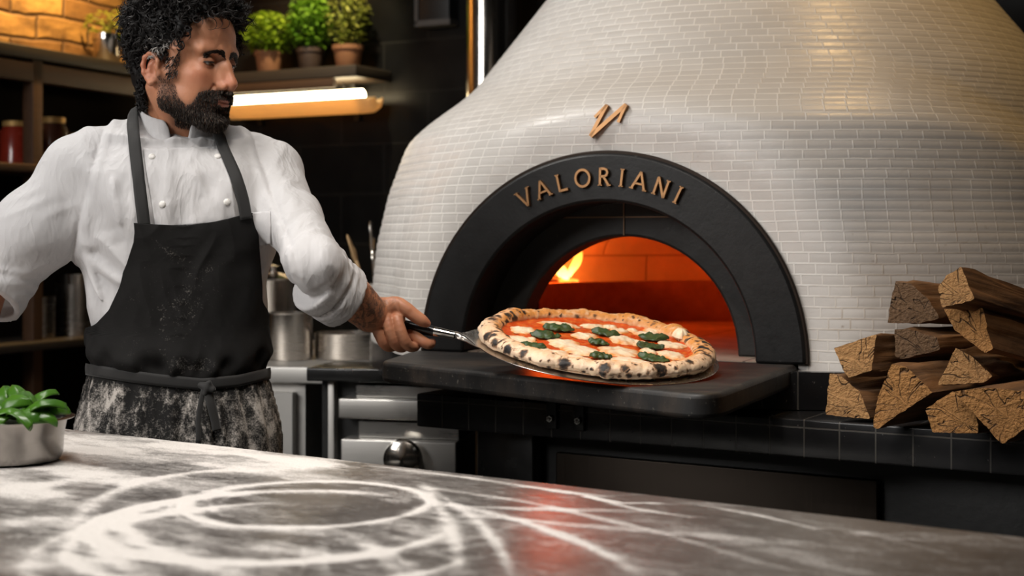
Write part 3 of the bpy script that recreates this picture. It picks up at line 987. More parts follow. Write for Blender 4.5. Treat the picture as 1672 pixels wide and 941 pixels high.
# ---- fire
def m_flame():
    t = NT('flame'); k = t.attr('tone')
    c = t.ramp(k, [(0, (1, .62, .18)), (.45, (1, .40, .05)), (1, (1, .16, .01))])
    s = t.ramp(k, [(0, 1.0), (.6, .55), (1, .22)])
    e = t.n('Emission', {'Color': c, 'Strength': t.math('MULTIPLY', s, 6.0)})
    t.t.links.new(e.outputs[0], t.out.inputs[0]); return t.m
M['flame'] = m_flame()
M['ember'] = NT('glowing_ember'); _t = M['ember']; _c = _t.coord(); _n = _t.noise(_c, 24, 4)
M['ember'] = _t.pbr((.02, .012, .01, 1), .9, 0, _t.bump(_n, .6, .01), Emission_Color=(1, .25, .03, 1), Emission_Strength=_t.math('MULTIPLY', _t.ramp(_n, [(.48, 0), (.62, 1)]), 3.0))
FD = 4.19
fire = empty('wood_fire', tuple(U(913, 462, FD))); tag(fire, 'small yellow fire burning behind the kerb inside the oven', 'fire')
def fpt(px, py, dd=0): 
    p = U(px - 2, py - 7, FD + dd) - np.array(fire.location); return tuple(p)
flames = [
    ([(888, 470), (893, 452), (904, 436), (908, 424)], [.010, .016, .010, .002], .02),
    ([(926, 468), (921, 452), (909, 438), (902, 428)], [.010, .014, .013, .003], -.01),
    ([(922, 472), (934, 450), (944, 436), (949, 419), (943, 405)], [.005, .008, .012, .009, .002], .03),
    ([(884, 472), (888, 457), (892, 442)], [.010, .010, .002], -.02),
    ([(950, 401), (956, 397), (961, 394)], [.002, .006, .002], .03),
]
for pts, rad, dd in flames:
    fd = Field(np.array(fpt(840, 500, dd - .06)), np.array(fpt(980, 370, dd + .06)) + np.array([0, .05, 0]), .003)
    P = [fpt(x, y, dd + .01 * (i % 2)) for i, (x, y) in enumerate(pts)]
    # resample smoothly
    tt = np.linspace(0, len(P) - 1, 14); Pa = np.array(P); ps = np.stack([np.interp(tt, range(len(P)), Pa[:, i]) for i in range(3)], 1)
    for _ in range(2): ps[1:-1] = (ps[:-2] + 2 * ps[1:-1] + ps[2:]) / 4
    fd.chain(ps, list(np.interp(tt, range(len(P)), rad)), .006)
    V, Fq = fd.mesh()
    o = fast_mesh('flame', V, Fq, M['flame'], fire)
    zz_ = V[:, 2]; attr(o, 'tone', np.clip((zz_ - zz_.min()) / .14 + RNG.uniform(-.05, .05, len(zz_)), 0, 1))
for (a, b, r) in ((fpt(893, 474, -.045), fpt(930, 468, .01), .018), (fpt(888, 463, -.02), fpt(944, 474, .0), .018), (fpt(925, 476, .0), fpt(890, 470, -.05), .018), (fpt(890, 500, -.05), fpt(938, 498, .0), .02), (fpt(893, 500, -.025), fpt(942, 497, .0), .02), (fpt(890, 521, -.05), fpt(938, 521, .0), .02), (fpt(893, 520, -.025), fpt(942, 521, .0), .02)):
    V, Fc = tube_data([np.array(a) + (np.array(b) - np.array(a)) * t for t in np.linspace(0, 1, 8)], [r * (1 + .1 * math.sin(9 * t)) for t in np.linspace(0, 1, 8)], 10)
    mesh_from('burning_log', V, Fc, M['ember'], fire)
# ================================================================== pizza and peel
PC = U(973, 575, 2.62); PC[2] += .0065
pA = np.array([.995, .03, -.100]); pA /= np.linalg.norm(pA)
pB = np.array([0.0, math.cos(math.radians(9.8)), math.sin(math.radians(9.8))]); pB -= pA * (pA @ pB); pB /= np.linalg.norm(pB)
pN = np.cross(pA, pB)
PM = Matrix(((pA[0], pB[0], pN[0], PC[0]), (pA[1], pB[1], pN[1], PC[1]), (pA[2], pB[2], pN[2], PC[2]), (0, 0, 0, 1)))
def pz(px, py, h=0.0):
    """pizza-plane coordinates of a pixel"""
    o = np.array([0, 0, CAMZ]); r = U(px, py, 1.0) - o; P = PC + pN * h
    q = o + r * (np.dot(P - o, pN) / np.dot(r, pN)) - PC
    return float(q @ pA), float(q @ pB)


def m_crust():
    t = NT('blistered_crust'); c = t.coord('Object'); g = t.attr('gold'); k = t.attr('char')
    n = t.noise(c, 45, 5, .65); n2 = t.noise(c, 190, 3, .6)
    base = t.mix(t.math('ADD', g, t.math('MULTIPLY_ADD', n, .5, -.25), clamp=True), (.80, .60, .42, 1), (.64, .26, .055, 1))
    base = t.mix(t.ramp(n2, [(.58, 0), (.72, .5)]), base, (.36, .16, .06, 1))
    fl = t.ramp(t.noise(c, 70, 3), [(.35, .35), (.5, 0)])
    base = t.mix(fl, base, (.80, .66, .50, 1))
    kk = t.math('ADD', k, t.math('MULTIPLY', t.math('SUBTRACT', n2, .5), .7))
    col = t.mix(t.ramp(kk, [(.12, 0), (.40, .8)]), base, (.22, .085, .025, 1)); col = t.mix(t.ramp(kk, [(.36, 0), (.58, .8), (.78, 1)]), col, (.014, .010, .008, 1))
    return t.pbr(col, .62, 0, t.bump(t.math('ADD', n, t.math('MULTIPLY', n2, .4)), .45, .004), Subsurface_Weight=.12, Subsurface_Radius=(.01, .005, .002))
M['crust'] = m_crust()
t_ = NT('tomato_sauce'); c_ = t_.coord('Object'); n_ = t_.noise(c_, 38, 6, .65); n2_ = t_.noise(c_, 120, 4)
M['sauce'] = t_.pbr(t_.mix(t_.ramp(n2_, [(.5, 0), (.7, .55)]), t_.mix(n_, (.45, .022, .003, 1), (.70, .10, .008, 1)), (.80, .27, .04, 1)), t_.math('MULTIPLY_ADD', n_, .3, .16), 0, t_.bump(t_.math('ADD', n_, t_.math('MULTIPLY', n2_, .5)), .6, .004))
t_ = NT('melted_mozzarella'); c_ = t_.coord('Object'); n_ = t_.noise(c_, 40, 5, .6, .8); k_ = t_.attr('tone')
M['cheese'] = t_.pbr(t_.mix(t_.ramp(t_.math('ADD', n_, t_.math('MULTIPLY', k_, .30)), [(.50, 0), (.64, .35), (.86, 1)]), (.86, .70, .50, 1), (.74, .28, .06, 1)), .36, 0, t_.bump(n_, .3, .003), Subsurface_Weight=.15, Subsurface_Radius=(.01, .006, .003))
t_ = NT('baked_basil'); c_ = t_.coord('Object'); n_ = t_.noise(c_, 70, 5, .65); k_ = t_.attr('tone')
M['basil_baked'] = t_.pbr(t_.mix(t_.math('ADD', t_.math('MULTIPLY', n_, .7), t_.math('MULTIPLY', k_, .4), clamp=True), (.005, .012, .005, 1), (.050, .095, .022, 1)), .42, 0, t_.bump(n_, .5, .003))

pizza = empty('pizza'); pizza.matrix_world = PM
tag(pizza, 'round blistered pizza with mozzarella, tomato and basil leaves on a steel peel', 'pizza')
PR = .2165
# crust: closed ring section swept round, with lumps
na, nsn = 420, 40
al = np.linspace(0, 2 * PI, na, endpoint=False); be = np.linspace(0, 2 * PI, nsn, endpoint=False)
AL, BE = np.meshgrid(al, be)
ca, sa = np.cos(AL), np.sin(AL)
lump = fbm(ca * 5.5, sa * 5.5, BE * 0 + 1, 3, 3); lump2 = fbm(ca * 16, sa * 16, np.sin(BE) * 1.2, 3, 9)
puff = np.exp(-((AL - .62) / .11) ** 2) + .8 * np.exp(-((AL - 2.45) / .16) ** 2) + .6 * np.exp(-((AL - 3.3) / .13) ** 2)
wid = .0205 * (1 + .22 * lump + .10 * lump2 + .12 * puff); hgt = .0150 * (1 + .30 * lump + .16 * lump2 + .45 * puff)
rc = PR - .0195 + .005 * lump
X = (rc + wid * np.cos(BE)); Zc = .0132 + hgt * np.sin(BE) * np.where(np.sin(BE) < 0, .85, 1)
ro = X + .0022 * fbm(ca * 40, sa * 40, Zc * 90, 3, 5); Zc = np.maximum(Zc + .0022 * fbm(ca * 38, sa * 38, BE * 2, 3, 8), .0015)
V = np.stack([ro * ca, ro * sa, Zc], -1).reshape(-1, 3)
Fq = np.stack([np.arange(nsn)[:, None] * na + np.arange(na)[None], np.arange(nsn)[:, None] * na + (np.arange(na)[None] + 1) % na,
               ((np.arange(nsn)[:, None] + 1) % nsn) * na + (np.arange(na)[None] + 1) % na, ((np.arange(nsn)[:, None] + 1) % nsn) * na + np.arange(na)[None]], -1).reshape(-1, 4)
crust = fast_mesh('crust', V, Fq, M['crust'], pizza)
char = np.zeros(len(V))
SP = [(190, 245, 24, 1), (232, 290, 20, .9), (312, 330, 20, 1), (405, 355, 20, .8), (370, 405, 13, .9), (655, 402, 26, 1), (640, 464, 20, 1), (892, 425, 24, 1), (882, 492, 17, 1), (768, 483, 10, .9), (1232, 420, 30, 1.1), (1245, 492, 16, 1), (1040, 498, 12, .9), (1025, 430, 22, .7), (568, 465, 10, .8), (450, 390, 8, .7), (285, 375, 9, .7), (980, 500, 9, .7), (1110, 490, 9, .7), (1160, 455, 12, .6), (235, 140, 26, .9), (330, 115, 20, .9), (430, 100, 16, .8), (280, 125, 14, .8), (1440, 330, 22, .8), (1400, 390, 20, .8), (1330, 435, 12, .8), (1510, 350, 20, .8), (1480, 250, 20, .7), (1410, 220, 20, .7), (850, 130, 12, .5), (735, 135, 16, .6), (1180, 170, 12, .5), (945, 510, 6, .8), (520, 395, 7, .8), (700, 440, 7, .6), (820, 450, 7, .6)]
for u, v, r, k in SP:
    px, py = 740 + u / 3.635, 480 + v / 3.635
    # the spot lies on the crust: use the vertex seen closest to the pixel, facing the camera
    W = PC + V[:, :1] * pA + V[:, 1:2] * pB + V[:, 2:] * pN
    qx = PCX + F * W[:, 0] / W[:, 1]; qy = HOR + F * (CAMZ - W[:, 2]) / W[:, 1]
    dist = np.hypot(qx - px, qy - py); cand = dist < 3.5
    if not cand.any(): cand = dist < dist.min() + 1.5
    ci = np.where(cand)[0]; ci = ci[np.argmin(W[ci, 1] - 0.3 * W[ci, 2])]
    rad = r / 3.635 / F * 2.55
    d3 = np.linalg.norm((V - V[ci]) * np.array([1, 1, .8]), axis=1)
    char = np.maximum(char, k * np.clip(1.35 - d3 / rad * .72 + .35 * vnoise(V[:, 0] * 260, V[:, 1] * 260, V[:, 2] * 260, 6), 0, 1))
for _ in range(260):
    ci = RNG.integers(len(V)); rad = RNG.uniform(.0010, .0032); k = RNG.uniform(.5, 1.0)
    d3 = np.linalg.norm(V - V[ci], axis=1); char = np.maximum(char, k * np.clip(1.25 - d3 / rad * .75, 0, 1))
# leopard streaks along the lip on the side away from the hand and next to it
th = np.arctan2(V[:, 1], V[:, 0])
stq = sstep(.10, .55, vnoise(th * 30, V[:, 2] * 60, np.hypot(V[:, 0], V[:, 1]) * 90, 4))
side = np.exp(-((th - .0) / .45) ** 2) + .9 * np.exp(-((np.abs(th) - 2.75) / .35) ** 2)
char = np.maximum(char, stq * np.clip(side, 0, 1) * 1.0 * sstep(.008, .022, V[:, 2]))
attr(crust, 'char', char)
rad_ = np.hypot(V[:, 0], V[:, 1])
attr(crust, 'gold', np.clip(1.1 * sstep(.016, .030, V[:, 2]) * (.35 + .65 * sstep(-.06, .12, V[:, 1] + V[:, 0] * .4)) + .7 * sstep(PR - .018, PR - .036, rad_), 0, 1))
# sauce bed
nr = 46
rr = np.linspace(0, PR - .026, nr); al2 = np.linspace(0, 2 * PI, 240, endpoint=False)
RRm, AM = np.meshgrid(rr, al2, indexing='ij')
xs, ys = RRm * np.cos(AM), RRm * np.sin(AM)
zs = .0125 + .0026 * fbm(xs * 75, ys * 75, 0 * xs, 4, 2) + .004 * sstep(PR - .05, PR - .026, RRm)
sauce = fast_mesh('sauce', np.stack([xs, ys, zs], -1).reshape(-1, 3), grid_faces(240, nr, True), M['sauce'], pizza)
bm = bmesh.new(); bmesh.ops.create_cone(bm, cap_ends=True, segments=96, radius1=PR - .012, radius2=PR - .02, depth=.008, matrix=Matrix.Translation((0, 0, .0062))); bm_obj('base', bm, M['crust'], pizza, angle=.6)


def blob(cx, cy, rx, ry, seed, h=.0045):
    n, m = 44, 12; V = [(0, 0, h)]
    a = np.linspace(0, 2 * PI, n, endpoint=False)
    edge = 1.06 + .26 * vnoise(np.cos(a) * 1.6 + seed, np.sin(a) * 1.6, a * 0, seed) + .12 * vnoise(np.cos(a) * 5, np.sin(a) * 5 + seed, a * 0, seed + 3)
    P = []
    for j in range(1, m + 1):
        f = j / m
        for i in range(n):
            x = rx * edge[i] * f * math.cos(a[i]); y = ry * edge[i] * f * math.sin(a[i])
            z = h * max(0, 1 - f ** 2.2) ** .75
            P.append((x, y, z))
    P = np.array([(0, 0, h)] + P)
    P[:, 2] += .0018 * fbm((P[:, 0] + seed) * 120, P[:, 1] * 90, P[:, 2] * 0, 3, seed) * (P[:, 2] > .0008)
    Fc = [(0, 1 + i, 1 + (i + 1) % n) for i in range(n)]
    for j in range(m - 1):
        for i in range(n):
            k = (i + 1) % n; Fc.append((1 + j * n + i, 1 + (j + 1) * n + i, 1 + (j + 1) * n + k, 1 + j * n + k))
    ed = np.concatenate([[0], np.repeat(np.arange(1, m + 1) / m, n)])
    return P, Fc, ed ** 3


CH = [(415, 212, 150, 44), (385, 268, 170, 52), (655, 292, 200, 66), (560, 350, 260, 62), (745, 330, 210, 54), (745, 386, 160, 58), (985, 335, 235, 54), (1050, 400, 270, 60), (1005, 268, 170, 50), (1120, 292, 110, 34), (1285, 355, 160, 50), (1295, 300, 150, 40), (775, 245, 170, 44), (985, 215, 90, 32), (1065, 213, 60, 26), (1150, 240, 140, 36), (620, 178, 210, 30), (835, 190, 140, 26), (1262, 203, 84, 40), (1160, 338, 90, 30), (930, 194, 90, 22), (470, 268, 60, 30)]
for i, (u, v, w, h) in enumerate(CH):
    px, py = 740 + u / 3.635, 480 + v / 3.635
    x, y = pz(px, py, .015); x0, _ = pz(px - w / 7.27, py, .015); x1, _ = pz(px + w / 7.27, py, .015)
    _, y0 = pz(px, py - h / 7.27, .015); _, y1 = pz(px, py + h / 7.27, .015)
    if math.hypot(x, y) > PR - .045: s = (PR - .045) / math.hypot(x, y); x *= s; y *= s
    P, Fc, ed = blob(0, 0, abs(x1 - x0) / 2, abs(y1 - y0) / 2 * .95, i + 1)
    P = P + np.array([x, y, .0128])
    o = mesh_from('mozzarella', P, Fc, M['cheese'], pizza); attr(o, 'tone', ed)
# a puffed white bubble of dough and cheese at the far rim
x, y = pz(740 + 1352 / 3.635, 480 + 235 / 3.635, .025)
P, Fc, ed = blob(0, 0, .015, .018, 77, .016); o = mesh_from('mozzarella', P + np.array([x, y, .019]), Fc, M['cheese'], pizza); attr(o, 'tone', ed * 0)
BL = [(625, 202, 165, 40, .1), (905, 230, 150, 45, -.2), (550, 244, 165, 40, .1), (1190, 257, 155, 42, -.1), (865, 287, 110, 35, -.3), (1170, 310, 140, 52, .0), (465, 307, 155, 40, .15), (880, 368, 130, 66, .6), (1190, 378, 170, 50, -.4)]
for i, (u, v, w, h, rz) in enumerate(BL):
    px, py = 740 + u / 3.635, 480 + v / 3.635
    x, y = pz(px, py, .018); x0, _ = pz(px - w / 7.27, py, .018); x1, _ = pz(px + w / 7.27, py, .018)
    L = abs(x1 - x0) * 1.12
    n, m = 22, 11; G = []; K = []
    for a in range(n):
        uu = a / (n - 1); wd = L * .34 * math.sin(PI * min(1, uu ** .8 * .97 + .015)) ** .8 * (1 + .14 * math.sin(uu * 21 + i))
        for b in range(m):
            vv = b / (m - 1) * 2 - 1
            G.append((L * (uu - .5), wd * vv + L * .05 * math.sin(uu * 5 + i), 0)); K.append(1 - abs(vv))
    G = np.array(G); K = np.array(K)
    z = .0030 + .0068 * K ** .7 * np.sin(PI * (G[:, 0] / L + .5)) ** .5 + .0060 * fbm(G[:, 0] * 120 + i * 7, G[:, 1] * 120, 0 * K, 4, i) * (K > .05) + .002 * np.exp(-(G[:, 1] / .003) ** 2)
    c, s = math.cos(rz), math.sin(rz)
    Pq = np.stack([G[:, 0] * c - G[:, 1] * s + x, G[:, 0] * s + G[:, 1] * c + y, z + .0135], 1)
    o = fast_mesh('basil_leaf', Pq, grid_faces(m, n), M['basil_baked'], pizza); attr(o, 'tone', np.clip(.5 + .5 * fbm(G[:, 0] * 60, G[:, 1] * 60, 0 * K, 3, i), 0, 1)); solidify(o, .0012, 0)

# ---- the peel
peel = empty('pizza_peel'); peel.matrix_world = PM @ Matrix.Translation((0, 0, -.0012))
tag(peel, 'round steel pizza peel with a black handle held by the chef', 'peel')
hx0, hy0 = pz(667, 537); hx1, hy1 = pz(709, 541.5); hx2, hy2 = pz(743, 547); hx3, hy3 = pz(800, 556)
PRb = .2265
a_n = math.atan2(hy2, hx2)       # direction of the neck from the centre
def along(r, w): return (r * math.cos(a_n) - w * math.sin(a_n), r * math.sin(a_n) + w * math.cos(a_n))
rn = math.hypot(hx2, hy2)
out = []
for a in np.linspace(a_n + .34, a_n - .34 + 2 * PI, 120): out.append((PRb * math.cos(a), PRb * math.sin(a)))
for s_, w_ in ((PRb * 1.01, -.056), (PRb * 1.06, -.036), (PRb * 1.13, -.020), (rn - .002, -.0085), (rn - .002, .0085), (PRb * 1.13, .020), (PRb * 1.06, .036), (PRb * 1.01, .056)): out.append(along(s_, w_))
# order: the sweep ends below the neck
bm = bmesh.new(); vs = [bm.verts.new((x, y, 0)) for x, y in out]; f = bm.faces.new(vs)
r_ = bmesh.ops.extrude_face_region(bm, geom=[f]); [setattr(v.co, 'z', -.0016) for v in r_['geom'] if isinstance(v, bmesh.types.BMVert)]
bl = bm_obj('blade', bm, m_steel('peel_steel', (.66, .62, .58), .24, (40, 4, 1)), peel); bevel(bl, .0005, 2)
def seg(name, p, q, r0, r1, mat, n=10, prof=None):
    p = np.array(p); q = np.array(q); ts = np.linspace(0, 1, n)
    rads = [r0 + (r1 - r0) * t for t in ts] if prof is None else [np.interp(t, *zip(*prof)) for t in ts]
    return tube(name, [tuple(p + (q - p) * t) for t in ts], rads, mat, peel, 24)
M['neck'] = m_steel('neck_steel', (.66, .62, .58), .24, (40, 4, 1))
e2 = along(rn - .012, 0); e3 = along(rn + .030, 0)
seg('ferrule', (hx1, hy1, .0012), (hx2, hy2, 0), .0088, .0078, M['chrome'], 14, [(0, .0088), (.45, .0088), (.5, .0082), (1, .0074)])
nb = along(PRb * 1.04, 0)
V = []; nt = 16
for i in range(nt):
    t = i / (nt - 1); r = rn + (PRb * .985 - rn) * t; w = .0078 + .050 * t ** 2.2; h = .0074 * (1 - t) ** 1.3 + .0006
    for k in range(20):
        q = 2 * PI * k / 20; x, y = along(r, w * math.cos(q)); V.append((x, y, h * math.sin(q) + .0008 * (1 - t)))
mesh_from('neck', V, [tuple(f) for f in grid_faces(20, nt, True)], M['neck'], peel)
hd = np.array([hx1 - hx2, hy1 - hy2, .0012]); hd = hd / np.linalg.norm(hd)
H1 = np.array([hx1, hy1, .0012]); H0 = H1 + hd * .105
seg('handle', H1, H0, .0100, .0115, M['black_gloss'], 16, [(0, .0096), (.5, .0110), (.9, .0115), (.97, .010), (1, .004)])
HANDLE_W = (np.array((PM @ Vector(H1))), np.array((PM @ Vector(H0))))

# ================================================================== firewood
def m_log():
    side = NT('log_bark_side'); c = side.coord('Object')
    n = side.noise(side.map(c, scale=(22, 22, 3)), 1, 6, .65, .6); g = side.noise(c, 60, 4)
    side_m = side.pbr(side.mix(side.ramp(n, [(.35, 0), (.65, 1)]), (.035, .018, .010, 1), (.24, .115, .045, 1)), side.math('MULTIPLY_ADD', g, .3, .5), 0, side.bump(side.math('ADD', n, side.math('MULTIPLY', g, .3)), .7, .006))
    def end(name, a, b, dark):
        t = NT(name); c = t.coord('Object')
        wob = t.noise(c, 14, 3, .5, 0, 1)
        v = t.n('VectorMath', {0: c, 1: t.n('VectorMath', {0: wob, 3: .03}, operation='SCALE').outputs[0]}, operation='ADD').outputs[0]
        sx = t.n('SeparateXYZ', {0: v})
        rr = t.math('SQRT', t.math('ADD', t.math('POWER', sx.outputs[0], 2), t.math('POWER', sx.outputs[1], 2)))
        ring = t.math('SINE', t.math('MULTIPLY', rr, 1000)); n = t.noise(c, 30, 6, .7); f = t.noise(c, 160, 3)
        col = t.mix(t.math('MULTIPLY_ADD', ring, .13, t.math('MULTIPLY', n, .75), clamp=True), a, b)
        saw = t.noise(t.map(c, rot=(0, 0, .6), scale=(8, 150, 8)), 1.0, 3, .6); col = t.mix(t.math('MULTIPLY', saw, .45), col, tuple(x * .45 for x in a[:3]) + (1,))
        # radial checks
        an = t.math('ARCTAN2', sx.outputs[1], sx.outputs[0])
        ck = t.n('TexNoise', {'Vector': t.n('CombineXYZ', {0: t.math('MULTIPLY', an, 1.5), 1: t.math('MULTIPLY_ADD', rr, 11, t.math('MULTIPLY', t.n('ObjectInfo').outputs['Random'], 40))}), 'Scale': 1.0, 'Detail': 2}).outputs[0]
        line = t.ramp(t.math('ABSOLUTE', t.math('SUBTRACT', ck, .52)), [(0, 1), (.006, .6), (.012, 0)])
        col = t.mix(t.math('MULTIPLY', line, .8), col, (.045, .02, .008, 1))
        col = t.mix(t.ramp(t.noise(c, 11, 4), [(.55, 0), (.75, dark)]), col, (.10, .055, .03, 1))
        return t.pbr(col, .8, 0, t.bump(t.math('SUBTRACT', t.math('ADD', f, t.math('MULTIPLY', n, 2.0)), t.math('MULTIPLY', line, 1.5)), .8, .006))
    return side_m, end('pale_end_grain', (.40, .19, .065, 1), (.74, .44, .18, 1), .35), end('dark_end_grain', (.12, .065, .03, 1), (.28, .16, .08, 1), .6), end('amber_end_grain', (.36, .16, .045, 1), (.66, .34, .11, 1), .4)
LS, LE1, LE2, LE3 = m_log()
M['end1'], M['end2'], M['end3'] = LE1, LE2, LE3


def log(poly, dep, direc, length, end, label, taper=.90, seed=0, tilt=(0, 0)):
    """split log: end outline given in pixels at about distance dep, body running along direc"""
    P = np.array([U(x, y, dep) for x, y in poly]); c = P.mean(0); P = c + (P - c) * (.975 if seed not in (6, 8) else .95)
    # tilt the sawn end about the vertical so it is square to the body, mostly
    dv = np.array(direc, float); dv /= np.linalg.norm(dv)
    nrm = np.array([0, 1.0, 0]) * .55 + dv * .45; nrm /= np.linalg.norm(nrm)
    o_ = np.array([0, 0, CAMZ]); rays = P - o_
    P = o_ + rays * (((c - o_) @ nrm) / (rays @ nrm))[:, None]
    # frame: z along the body, x/y across
    zax = dv; xax = np.cross([0, 0, 1.0], zax); xax /= np.linalg.norm(xax); yax = np.cross(zax, xax)
    B = np.stack([xax, yax, zax], 1)
    L = (P - c) @ B
    # resample outline
    per = np.concatenate([L, L[:1]]); sl = np.concatenate([[0], np.cumsum(np.linalg.norm(np.diff(per, axis=0), axis=1))])
    n = 72; s = np.linspace(0, sl[-1], n, endpoint=False); O = np.stack([np.interp(s, sl, per[:, i]) for i in range(3)], 1)
    O2 = (np.roll(O, 1, 0) + O * 6 + np.roll(O, -1, 0)) / 8
    jit = vnoise(s * 160, s * 0 + seed, s * 0, seed) * .0012
    ctr2 = O2.mean(0); dirs = O2 - ctr2; dl = np.linalg.norm(dirs, axis=1)[:, None]; O2 = O2 + dirs / dl * jit[:, None]
    m = 26; V = []
    for k in range(m):
        f = k / (m - 1); sc = 1 - (1 - taper) * f
        ring = O2.copy(); z = ring[:, 2] * (1 - f) + f * length + (0 if f == 0 else 0)
        nz = vnoise(s * 55 + seed * 3, np.full(n, f * 3.0), s * 0, seed + 2) * .006 * min(1, f * 12) + vnoise(s * 200, np.full(n, f * 5.0), s * 0 + 3, seed) * .0022 * min(1, f * 12)
        q = ctr2[:2] + (ring[:, :2] - ctr2[:2]) * (sc + nz[:, None] / dl)
        # slow bow of the body
        q = q + np.array([.006, .004]) * math.sin(f * 2.5 + seed) * f
        V.append(np.column_stack([q, z]))
    V = np.concatenate(V)
    Fs = grid_faces(n, m, True)
    # front cap as rings so it can be roughened
    caps = []; base = len(V); rings = 8; capV = []
    for k in range(1, rings):
        f = 1 - k / rings
        q = ctr2 + (O2 - ctr2) * f
        q = q.copy(); q[:, 2] += .0016 * fbm(q[:, 0] * 70 + seed, q[:, 1] * 70, q[:, 0] * 0, 4, seed)
        capV.append(q)
    capV = np.concatenate(capV); V = np.concatenate([V, capV, ctr2[None], [[ctr2[0], ctr2[1], length]]])
    FF = [tuple(f[::-1]) for f in Fs]; nm = len(FF)
    prev = np.arange(n)
    for k in range(rings - 1):
        cur = base + k * n + np.arange(n)
        for i in range(n): FF.append((prev[i], prev[(i + 1) % n], cur[(i + 1) % n], cur[i]))
        prev = cur
    ci = base + len(capV)
    for i in range(n): FF.append((prev[i], prev[(i + 1) % n], ci))
    ncap = len(FF)
    last = (m - 1) * n
    for i in range(n): FF.append((last + (i + 1) % n, last + i, ci + 1))
    root = mesh_from('firewood_log', V, FF[:nm] + FF[ncap:], LS)
    root.data.set_sharp_from_angle(angle=.9)
    used = sorted({i for f in FF[nm:ncap] for i in f}); mp = {u: i for i, u in enumerate(used)}
    endo = mesh_from('sawn_end', V[used], [tuple(mp[i] for i in f) for f in FF[nm:ncap]], end, root)
    root.matrix_world = Matrix(((B[0, 0], B[0, 1], B[0, 2], c[0]), (B[1, 0], B[1, 1], B[1, 2], c[1]), (B[2, 0], B[2, 1], B[2, 2], c[2]), (0, 0, 0, 1)))
    tag(root, label, 'firewood', 'split logs stacked beside the oven')
    return root


DR = (.80, .52, .0)
LOGS = [
    ([(1354, 609), (1374, 614), (1405, 641), (1422, 685), (1384, 682), (1347, 678)], 2.60, (.86, .42, 0), .26, LE1, 'small three-sided split log at the bottom corner of the pile by the shelf'),
    ([(1456, 592), (1480, 597), (1504, 620), (1524, 641), (1466, 678), (1432, 703), (1424, 699), (1432, 651)], 2.49, (.80, .50, .02), .30, LE3, 'big slanted split log with a long crack, resting on the ledge in the pile\'s middle'),
    ([(1510, 668), (1555, 638), (1592, 655), (1599, 709), (1521, 707)], 2.385, (.80, .50, 0), .32, LE3, 'squat dark amber split log low on the ledge, tucked behind a jutting one'),
    ([(1555, 639), (1609, 632), (1680, 640), (1692, 688), (1636, 728), (1592, 678)], 2.34, (.80, .55, .05), .34, LE3, 'split log jutting out over the tiled ledge edge, lowest corner pointing down'),
    ([(1360, 568), (1432, 545), (1424, 605), (1385, 618), (1376, 605)], 2.58, (.88, .40, .0), .24, LE1, 'pale blocky split log sitting on the small three-sided one'),
    ([(1459, 537), (1483, 536), (1532, 551), (1538, 571), (1524, 576), (1470, 588), (1460, 583)], 2.55, (.84, .48, .0), .28, LE2, 'flat split log with a dark rotten heart, under the greyest log'),
    ([(1560, 568), (1588, 583), (1622, 615), (1605, 626), (1529, 629)], 2.44, (.74, .64, -.07), .24, LE1, 'pale triangular split log lying in the middle of the pile with a shiny dark back'),
    ([(1461, 457), (1487, 462), (1514, 485), (1529, 508), (1537, 521), (1500, 530), (1447, 529), (1452, 491)], 2.56, (.84, .50, -.05), .28, LE2, 'grey brown weathered split log with a deep crack on top of the stack'),
    ([(1540, 504), (1606, 503), (1614, 546), (1623, 570), (1609, 578), (1558, 539)], 2.42, (.80, .42, -.22), .38, LE3, 'smooth amber split log leaning down, directly beneath the topmost log'),
    ([(1570, 434), (1592, 490), (1538, 503), (1531, 468), (1544, 451)], 2.41, (.80, .42, -.22), .40, LE1, 'topmost leaning split log with a pale checked end'),
]
for i, (p, d, v, l, e, lb) in enumerate(LOGS): log(p, d, v, l, e, lb, seed=i + 1)

